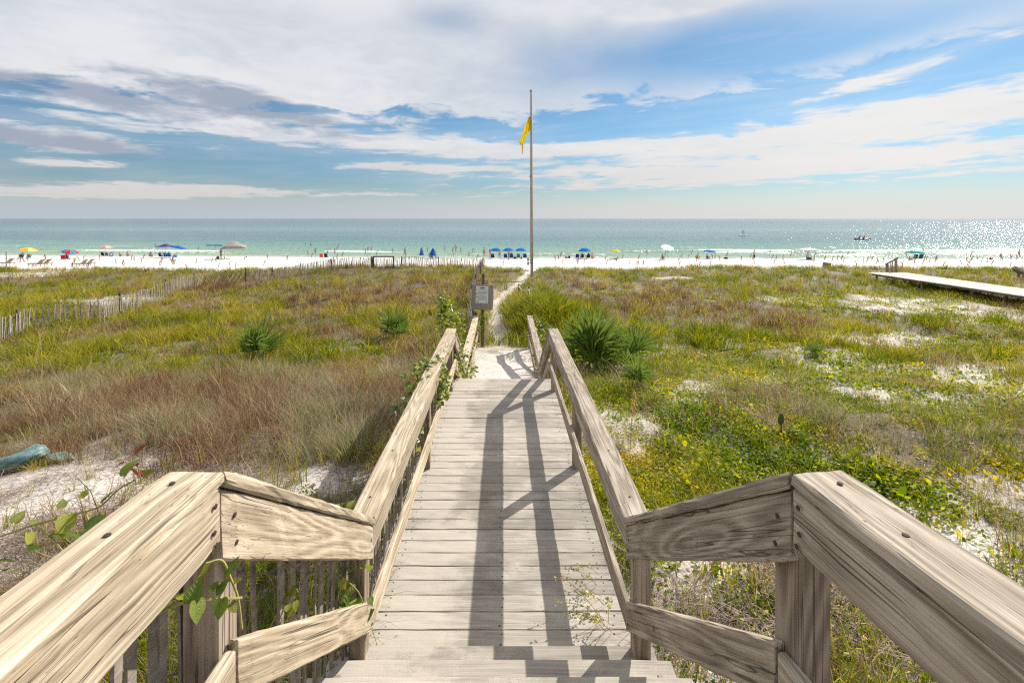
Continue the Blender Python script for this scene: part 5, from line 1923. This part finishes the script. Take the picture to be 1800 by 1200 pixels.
def bag(label, px, py, w, h, col, cat="bag", strap=True):
    loc = B(px, py)
    t = thing("beach_bag" if cat == "bag" else cat.replace(' ', '_'), label, cat, loc, R.uniform(-.5, .5))
    mb = MB().lathe([(w * .40, 0), (w * .5, h * .15), (w * .5, h * .6), (w * .40, h * .95), (w * .3, h)], 10)
    mb.v = [(p[0], p[1] * .6, p[2]) for p in mb.v]
    mb.build("sack", cloth(col), t, smooth=True)
    if strap:
        MB().tube(bez((-w * .3, 0, h * .9), (0, 0, h * 1.7), (w * .3, 0, h * .9), 6), .014, 5).build("handle", M_DARK, t)
    return t


BLU, NAVY, TEAL, RED = (0.008, 0.17, 0.55), (0.01, 0.06, 0.24), (0.01, 0.26, 0.30), (0.65, 0.03, 0.04)
WHITE, PINK, PURP, ORG, YEL = (0.80, 0.80, 0.80), (0.75, 0.30, 0.27), (0.13, 0.08, 0.38), (0.80, 0.42, 0.04), (0.80, 0.60, 0.02)
umbrella("orange and cream beach umbrella farthest left on the sand", 50, 454, 27, 435, [ORG, (0.80, 0.60, 0.25)], (0, .10))
chair("teal low chair under the orange umbrella, nearer the picture edge", 37, 455, (0.0, 0.26, 0.33), -2.2)
person("dark haired person seated in the teal chair under the orange umbrella", B(38.5, 455), 'chair', -2.0, top=(0.03, 0.03, 0.04), hair='dark')
chair("green and teal low chair under the orange umbrella, inland side", 50, 455.2, (0.05, 0.28, 0.24), -2.0)
person("light haired person leaning back in the green chair under the orange umbrella", B(52, 455.2), 'chair', -1.9, top=(0.06, 0.34, 0.30), bottom=(0.02, 0.2, 0.35), hair='blond')
umbrella("red and turquoise segmented beach umbrella tilted to the right", 124, 457, 24, 438.5, [RED, (0.0, 0.36, 0.55)], (0.12, .30))
chair("red low chair beside the red and turquoise umbrella", 111, 457.5, RED, -2.4)
chair("grey low chair beside the red chair", 116.5, 457.2, (0.12, 0.17, 0.2), -2.4)
person("person in dark clothes sitting in the grey chair by the red chair", B(116.5, 457), 'chair', -2.4, top=(0.1, 0.14, 0.2), hair='dark', scale=.9)
bag("yellow bucket on the sand beside the red chair", 123, 456.5, .34, .3, YEL, "bucket")
umbrella("pale pink beach umbrella near the water on the left", 185, 451, 21, 432, [PINK, (0.80, 0.52, 0.46)], (0.05, -.1))
chair("black low chair under the pink umbrella", 182, 451.2, (0.03, 0.03, 0.035), FAR)
chair("grey patterned low chair under the pink umbrella", 189, 451.2, (0.2, 0.19, 0.25), FAR)
x, y, z = B(196, 451)
rg = thing("swim_ring", "pastel pink and blue inflatable ring leaning by the pink umbrella", "float", (x, y, z))
for k, col in enumerate(((0.6, 0.35, 0.5), (0.25, 0.45, 0.75))):
    MB().tube([(.34 * math.cos(a), .06 * math.sin(a), .42 + .34 * math.sin(a)) for a in [math.pi * (k + i / 10) for i in range(11)]], .11, 8).build("tube_half", cloth(col), rg, smooth=True)
person("bare chested person sitting at the water's edge right of the pink umbrella", B(211, 450.8), 'ground', FAR, bottom=(0.05, 0.05, 0.06), hair='blond')
person("tanned person in the shallows next to the seated bather by the pink umbrella", B(224, 450.2), 'ground', FAR, bottom=(0.03, 0.03, 0.04), hair='brown')
for k, (px, py, f_, lb) in enumerate(((50, 468, -1.25, "wooden lounger of the left pair, front one"), (62, 466.8, -1.25, "wooden lounger of the left pair, rear one"), (126.5, 468, -1.25, "wooden lounger of the right pair, front one"), (138, 466.8, -1.25, "wooden lounger of the right pair, rear one"), (-4, 466, -1.25, "wooden lounger cut by the left picture edge"))):
    lounger(lb, px + 15, py, f_ - .35)
# thin pole at the far left
x, y = (11 - 885) / F * 38.0, 38.0
tpz = gz(x, y)
tp_ = thing("marker_pole", "thin tan wooden pole standing in the dune edge at far left", "pole", (x, y, tpz - .1))
MB().lathe([(.045, 0), (.04, 1.6), (.035, 1.75)], 7).build("shaft", W_SLAT, tp_)
MB().box((.0, .02, .18), (2.4, .04, .12)).build("foot_board", W_SLAT, tp_)
# purple and blue shade
loc = B(300, 453)
sh = thing("shade_canopy", "purple and blue fabric sun shade over a group near the water", "canopy", loc, 0)
k_ = loc[1] / F


def fabric(parent, name, grid, col):
    nr, nc = len(grid), len(grid[0])
    V = [p for r_ in grid for p in r_]
    Fq = [(i * nc + j, i * nc + j + 1, (i + 1) * nc + j + 1, (i + 1) * nc + j) for i in range(nr - 1) for j in range(nc - 1)]
    o = link(name, mesh(name, V, Fq, cloth(col), True), parent)
    q = o.modifiers.new("thick", 'SOLIDIFY')
    q.thickness = .015
    return o


def sag_grid(p00, p10, p11, p01, peak, n=7):
    """a peaked square canopy"""
    g_ = []
    for i in range(n):
        r_ = []
        for j in range(n):
            u, v = i / (n - 1), j / (n - 1)
            p = Vector(p00) * (1 - u) * (1 - v) + Vector(p10) * u * (1 - v) + Vector(p11) * u * v + Vector(p01) * (1 - u) * v
            w = (1 - max(abs(2 * u - 1), abs(2 * v - 1)))
            p.z += peak * w ** 1.15
            r_.append(p)
        g_.append(r_)
    return g_


fabric(sh, "purple_canopy", sag_grid((-2.1, -.9, 1.85), (.2, -.9, 1.95), (.2, .9, 1.95), (-2.1, .9, 1.85), .55), PURP)
fabric(sh, "blue_canopy", sag_grid((.1, -.8, 2.0), (2.5, -.8, 1.5), (2.5, .8, 1.5), (.1, .8, 2.0), .35), (0.02, 0.16, 0.62))
for (x, y, h) in ((-2.05, -.85, 1.85), (-.9, 0, 2.35), (.15, .85, 1.95), (2.4, .75, 1.5), (-2.05, .85, 1.85)):
    MB().tube([(x, y, -.1), (x, y, h)], .02, 6).build("pole", M_METAL, sh)
person("red haired woman in white seated left of the purple shade", B(265.5, 452.8), 'chair', FAR + .4, top=(0.6, 0.55, 0.55), hair='brown', long_hair=True)
chair("white framed chair holding the red haired woman by the purple shade", 265.5, 452.6, (0.35, 0.35, 0.38), FAR + .4)
for k, (px, col, lb, hr_, tp2) in enumerate(((283, NAVY, "navy low chair under the purple shade, left one", 'dark', (0.4, 0.35, 0.33)), (292, BLU, "bright blue low chair under the purple shade, middle one", 'brown', (0.02, 0.3, 0.45)), (298, BLU, "blue low chair under the purple shade, right one", 'dark', (0.1, 0.15, 0.35)))):
    chair(lb, px, 452.8, col, FAR + .2 * (k - 1))
    person(("person in a pale top in the navy chair under the purple shade", "person in turquoise in the middle chair under the purple shade", "dark haired person in the right chair under the purple shade")[k], B(px, 452.7), 'chair', FAR + .2 * (k - 1), top=tp2, hair=hr_)
bag("bright blue beach bag on the sand right of the purple shade", 308, 452, .75, .38, (0.0, 0.28, 0.7))
# grey pop-up canopy
loc = B(412, 455)
cn = thing("pop_up_canopy", "grey pop-up canopy tent on four thin legs near the water", "canopy", loc, .45)
hw = 1.65
fabric(cn, "roof", sag_grid((-hw, -hw, 2.0), (hw, -hw, 2.0), (hw, hw, 2.0), (-hw, hw, 2.0), .95), (0.44, 0.38, 0.36))
for (a, b) in (((-hw, -hw), (hw, -hw)), ((hw, -hw), (hw, hw)), ((hw, hw), (-hw, hw)), ((-hw, hw), (-hw, -hw))):
    MB().box(((a[0] + b[0]) / 2 * 1.004, (a[1] + b[1]) / 2 * 1.004, 1.88), (abs(a[0] - b[0]) + .02, abs(a[1] - b[1]) + .02, .26)).build("valance", cloth((0.40, 0.35, 0.335)), cn)
for sx_ in (-1, 1):
    for sy_ in (-1, 1):
        lg_ = MB().tube([(sx_ * hw * .97, sy_ * hw * .97, 0), (sx_ * hw * .97, sy_ * hw * .97, 1.95)], .025, 6).build("leg", M_METAL, cn)
        MB().box((sx_ * hw * .97, sy_ * hw * .97, .12), (.16, .16, .24)).build("weight_bag", M_DARK, lg_)
person("person in black clothes standing at the grey pop-up canopy", B(388.5, 456.8), 'akimbo', FAR - .5, top=(0.015, 0.015, 0.018), bottom=(0.015, 0.015, 0.018), hair='dark', scale=1.06)
bag("blue cooler on the sand beside the person in black", 383, 455.2, .5, .42, (0.02, 0.14, 0.28), "cooler")
# chairs left of the closed umbrellas
chair("bright orange low chair alone on the sand in the left middle", 565.5, 454, (0.85, 0.12, 0.02), FAR)
chair("dark navy low chair next to the orange chair", 573.5, 454, (0.03, 0.035, 0.09), FAR)
umbrella("closed blue umbrella beyond the fence, the slimmer one", 741, 454.5, 8.5, 434, [(0.005, 0.11, 0.42)], closed=True)
umbrella("half closed blue umbrella beyond the fence, the wider one", 761, 455, 14, 435, [(0.005, 0.12, 0.48)], closed=True)
chair("white and blue low chair under the half closed umbrella, left", 758, 455, (0.3, 0.4, 0.55), FAR)
chair("white low chair under the half closed umbrella, right", 767, 455, (0.5, 0.6, 0.65), FAR)
# group of three blue umbrellas
for px, lb in ((872, "blue umbrella of the row of three, left one"), (893.5, "blue umbrella of the row of three, middle one"), (916, "blue umbrella of the row of three, right one by the flagpole")):
    umbrella(lb, px, 454, 21.5, 435.5, [(0.005, 0.17, 0.52), (0.01, 0.24, 0.62)], (0, 0), depth=.5)
person("man in dark shorts walking out of the shallows left of the blue umbrellas", B(851, 451.5), 'stand', FAR + 2.6, bottom=(0.02, 0.1, 0.08), hair='dark')
person("woman in a pink swimsuit standing left of the three blue umbrellas", B(861.5, 455.2), 'stand', FAR - .6, top=(0.70, 0.20, 0.35), bottom=(0.65, 0.2, 0.4), hair='brown', long_hair=True)
person("person in yellow top and black shorts standing under the left blue umbrella", B(878, 454.6), 'stand', FAR, top=(0.7, 0.5, 0.05), bottom=(0.015, 0.015, 0.015), hair='dark', scale=.92)
for px, col, lb in ((866, NAVY, "navy chair under the left blue umbrella"), (889, (0.01, 0.10, 0.3), "blue chair under the middle umbrella, left one"), (899, (0.01, 0.10, 0.3), "blue chair under the middle umbrella, right one"), (911, (0.02, 0.30, 0.30), "teal chair under the right blue umbrella"), (923, (0.01, 0.10, 0.3), "blue chair just left of the flagpole")):
    chair(lb, px, 454.8, col, FAR + R.uniform(-.2, .2), s=1.1)
person("person in an orange top standing between the middle blue chairs", B(894, 454.9), 'stand', 2.2, top=(0.75, 0.3, 0.2), bottom=(0.5, 0.3, 0.22), hair='blond', scale=.78)
person("person leaning back in the right chair under the middle umbrella", B(899, 454.6), 'chair', FAR, top=(0.3, 0.32, 0.4), hair='brown')
bag("dark red beach bag under the right blue umbrella", 905, 455, .5, .35, (0.16, 0.03, 0.035))
bag("bright red beach bag right of the teal chair", 916.5, 455, .32, .34, RED)
# blue umbrella right of the pole
bag("red and white striped bag on the sand right of the flagpole", 995.5, 454, .5, .3, (0.5, 0.15, 0.18))
bag("dark grey backpack next to the striped bag", 1000.5, 454, .42, .45, (0.04, 0.04, 0.045))
umbrella("blue umbrella standing alone right of the flagpole", 1028, 454.5, 24, 435.5, [(0.005, 0.17, 0.5), (0.01, 0.24, 0.58)], depth=.5)
chair("navy chair left of the lone blue umbrella", 1014.5, 454.8, (0.02, 0.04, 0.22), FAR)
chair("black chair under the lone blue umbrella, left", 1023, 454.8, (0.03, 0.035, 0.04), FAR)
chair("black chair under the lone blue umbrella, right", 1034, 454.8, (0.05, 0.05, 0.06), FAR)
person("person in dark clothes in the left chair under the lone blue umbrella", B(1023, 454.7), 'chair', FAR, top=(0.03, 0.05, 0.04), hair='dark')
person("person in white in the right chair under the lone blue umbrella", B(1034, 454.7), 'chair', FAR, top=(0.5, 0.5, 0.5), hair='dark')
person("person with a wide coral sun hat sitting by the lone blue umbrella", B(1041, 455.2), 'ground', FAR - .7, skin=(0.6, 0.36, 0.26), top=(0.7, 0.4, 0.3), bottom=(0.6, 0.4, 0.33), hair='blond', hat=(0.75, 0.16, 0.08), scale=1.15)
umbrella("bright yellow umbrella shading a person lying on the sand", 1083, 454, 18.5, 438.5, [YEL], (-.05, .05))
person("tanned person lying on a towel under the yellow umbrella", B(1081, 456), 'lie', -1.45, skin=(0.40, 0.2, 0.12), bottom=(0.3, 0.06, 0.03), hair='brown')
x, y, z = B(1076, 456.6)
tw = link("beach_towel", None if False else mesh("beach_towel", [(u * 1.6 - .8, v * .9 - .45, .02 + .015 * math.sin(u * 9 + v * 5)) for u in [i / 10 for i in range(11)] for v in [j / 5 for j in range(6)]],
                                                  [(i * 6 + j, i * 6 + j + 1, (i + 1) * 6 + j + 1, (i + 1) * 6 + j) for i in range(10) for j in range(5)], cloth((0.06, 0.06, 0.08)), True), None, (x, y, z))
tag(tw, "dark towel spread on the sand below the yellow umbrella", "towel")
umbrella("white umbrella tilted towards the dunes with a dark pole", 1174, 456, 22, 432.5, [(0.82, 0.82, 0.84)], (-.42, .38), depth=.3, pole_mat=M_DARK)
person("person in dark red seated on the sand beside the white umbrella", B(1164.5, 456.2), 'ground', 2.2, top=(0.2, 0.08, 0.1), bottom=(0.05, 0.06, 0.1), hair='dark')
x, y, z = B(1225, 454.5)
bl = thing("beach_ball", "red and white beach ball near the blue umbrella on the right", "ball", (x, y, z))
for k in range(6):
    V, Fq = [], []
    for i in range(7):
        th_ = math.pi * i / 6
        for j in range(3):
            a = 6.283 * (k + j / 2) / 6
            V.append((.28 * math.sin(th_) * math.cos(a), .28 * math.sin(th_) * math.sin(a), .28 - .28 * math.cos(th_)))
    for i in range(6):
        for j in range(2):
            Fq.append((i * 3 + j, i * 3 + j + 1, (i + 1) * 3 + j + 1, (i + 1) * 3 + j))
    link("panel", mesh("panel", V, Fq, cloth(RED if k % 2 else WHITE), True), bl)
umbrella("flat mid blue umbrella over a person in blue right of centre", 1248, 455, 25, 439, [(0.02, 0.14, 0.40), (0.03, 0.19, 0.48)], (0, .1), depth=.35)
person("person in blue crouching under the mid blue umbrella", B(1243, 455.4), 'ground', 2.0, top=(0.04, 0.07, 0.25), bottom=(0.05, 0.07, 0.2), hair='brown')
bag("black duffel bag on the sand right of the mid blue umbrella", 1276, 455.2, .8, .28, (0.02, 0.02, 0.025))
person("person with black trousers and orange top walking along the waterline", B(1325.5, 455.8), 'walk', 1.2, top=(0.70, 0.28, 0.10), bottom=(0.02, 0.02, 0.025), hair='blond', long_legs=True)
# white shade on the right
loc = B(1421, 456)
wc = thing("shade_canopy", "white square beach canopy with a folded white curtain in the surf glare", "canopy", loc, .1)
fabric(wc, "roof", sag_grid((-2.2, -1.5, 1.55), (2.2, -1.5, 1.55), (2.2, 1.5, 1.55), (-2.2, 1.5, 1.55), .45), (0.78, 0.70, 0.74))
for sx_ in (-1, 1):
    for sy_ in (-1, 1):
        MB().tube([(sx_ * 2.15, sy_ * 1.45, -.05), (sx_ * 2.15, sy_ * 1.45, 1.56)], .02, 6).build("leg", M_WHITE, wc)
MB().tube([(-.1, 0, 0), (-.1, 0, 1.0), (0, 0, 1.9)], [.26, .17, .08], 8).build("curtain", cloth((0.75, 0.72, 0.73)), wc)
bag("turquoise and violet bag under the white canopy", 1422, 456.6, .8, .4, (0.05, 0.2, 0.3))
# grey tote half hidden by the crest grass
x, y = (1453 - 885) / F * 40.5, 40.5
ck = thing("storage_box", "grey storage box tilted behind the crest grass on the right", "box", (x, y, gz(x, y) - .08), .2)
MB().box((0, 0, .32), (.52, .36, .56), M=Matrix.Rotation(.14, 3, 'Y')).build("body", paint((0.16, 0.165, 0.17)), ck)
MB().box((.09, 0, .62), (.55, .39, .06), M=Matrix.Rotation(.14, 3, 'Y')).build("lid", paint((0.22, 0.225, 0.23)), ck)
# teal pair on the right
umbrella("teal umbrella over two teal chairs at the far right", 1608, 457, 31, 440.5, [(0.0, 0.24, 0.28), (0.01, 0.30, 0.33)], (0, .03), depth=.28)
chair("teal high backed chair under the teal umbrella, left one", 1607, 457.4, (0.01, 0.14, 0.20), FAR, s=1.25)
chair("teal high backed chair under the teal umbrella, right one", 1616.5, 457.4, (0.01, 0.14, 0.20), FAR, s=1.25)
person("bather crouching on the sand left of the teal chairs", B(1598.5, 457.6), 'ground', 1.6, skin=(0.42, 0.24, 0.14), bottom=(0.4, 0.25, 0.12), hair='brown', scale=.8)
bag("red beach bag at the water's edge near the right picture side", 1742, 456.5, .5, .4, (0.7, 0.04, 0.03))
person("child in an orange shirt walking at the water's edge", B(1759.5, 457.2), 'walk', 1.5, top=(0.80, 0.15, 0.03), bottom=(0.3, 0.32, 0.4), hair='dark', scale=.72)
person("small bather standing in the surf right of the child in orange", B(1777, 455.5), 'stand', 2.0, bottom=(0.1, 0.05, 0.04), hair='brown', scale=.6)
person("tall bather standing in the glitter near the right picture edge", B(1791.5, 453.5), 'stand', FAR, bottom=(0.12, 0.1, 0.1), hair='dark', scale=.9)


# in the water
def S(px, py):
    d = F * (CAMZ - SEA) / (py - 384)
    return ((px - 885) / F * d, d, SEA)


for k, (px, py, lb) in enumerate(((274, 433, "swimmer's head and shoulders above the water left of the purple shade"), (349, 438.5, "swimmer in the green shallows between the two canopies"), (537, 432, "left one of two swimmers far out on the left"),
                                  (546, 431.5, "right one of two swimmers far out on the left"), (379, 434, "swimmer beside the pale blue floats"))):
    x, y, z = S(px, py)
    person(lb, (x, y, z - 1.12), 'stand', FAR + k, hair='dark', bottom=(0.03, 0.04, 0.1))
for k, (px, lb) in enumerate(((370, "pale blue air mattress floating, left of the swimmer"), (384, "pale blue air mattress floating, right of the swimmer"))):
    x, y, z = S(px, 431.5)
    am = thing("air_mattress", lb, "float", (x, y, z), .2)
    for j in range(4):
        MB().tube([(-.95, -.3 + j * .2, .1), (-.85, -.3 + j * .2, .13), (.85, -.3 + j * .2, .13), (.95, -.3 + j * .2, .1)], [.05, .11, .11, .05], 8).build("air_chamber", cloth((0.15, 0.4, 0.68)), am, smooth=True)
    MB().tube([(.75, -.38, .2), (.75, .38, .2)], .12, 8).build("pillow", cloth((0.4, 0.55, 0.7)), am, smooth=True)


def hull(parent, name, L, W, H, mat, z=0.0):
    V, Fq = [], []
    n = 14
    for i in range(n + 1):
        t = i / n * 2 - 1
        w = W / 2 * max(1 - abs(t) ** 2.6, .02)
        zz_ = z + .12 * abs(t) ** 3
        for (a, b) in ((-1, H), (-.8, 0), (.8, 0), (1, H), (.6, H * 1.15), (-.6, H * 1.15)):
            V.append((t * L / 2, a * w, zz_ + b))
    for i in range(n):
        for k in range(6):
            Fq.append((i * 6 + k, i * 6 + (k + 1) % 6, (i + 1) * 6 + (k + 1) % 6, (i + 1) * 6 + k))
    Fq += [tuple(range(6))[::-1], tuple(range(n * 6, n * 6 + 6))]
    return link(name, mesh(name, V, Fq, mat, False), parent)


x, y, z = S(1306, 414)
pb_ = thing("paddle_board", "white paddle board on the open water carrying a lone paddler", "paddle board", (x, y, z + .03))
hull(pb_, "board", 4.4, .95, .16, M_WHITE)
MB().box((-1.9, 0, .05), (.2, .03, .25)).build("fin", M_DARK, pb_)
person("paddler in dark clothes standing on the white paddle board", (x, y, z + .2), 'stand', 1.4, top=(0.03, 0.03, 0.04), bottom=(0.03, 0.03, 0.04), hair='dark', scale=1.25, long_legs=True)
pd_ = thing("paddle", "long paddle held beside the standing paddler", "paddle", (x + .45, y - .2, z - .2))
MB().tube([(.25, 0, 0), (0, 0, 2.0)], .022, 6).build("shaft", M_DARK, pd_)
MB().box((.27, 0, -.05), (.2, .03, .45)).build("blade", M_DARK, pd_)
x, y, z = S(1516, 421)
ky = thing("kayak", "dark green kayak with two paddlers out in the glitter", "kayak", (x, y, z - .02), -.06)
hull(ky, "hull", 5.4, .95, .34, paint((0.02, 0.07, 0.05)))
for k, dx_ in enumerate((-1.0, .45)):
    MB().lathe([(.30, 0), (.33, .05), (.28, .06)], 12, (dx_, 0, .36)).build("cockpit_rim", M_DARK, ky)
    person(("rear paddler in a dark vest in the green kayak", "front paddler in a red vest in the green kayak")[k], (x + dx_, y, z + .2), 'chair', -1.57, top=((0.05, 0.04, 0.04), (0.25, 0.05, 0.04))[k], hair='dark', scale=1.1)
kp = thing("paddle", "kayak paddle raised by the front paddler", "paddle", (x + .75, y - .3, z + .6))
MB().tube([(-.8, 0, -.2), (.9, 0, .55)], .022, 6).build("shaft", M_DARK, kp)
for sx_ in (-1, 1):
    MB().box((sx_ * .85 + .05, 0, .17 + sx_ * .37), (.4, .04, .16), M=Matrix.Rotation(-.4, 3, 'Y')).build("blade", M_DARK, kp)
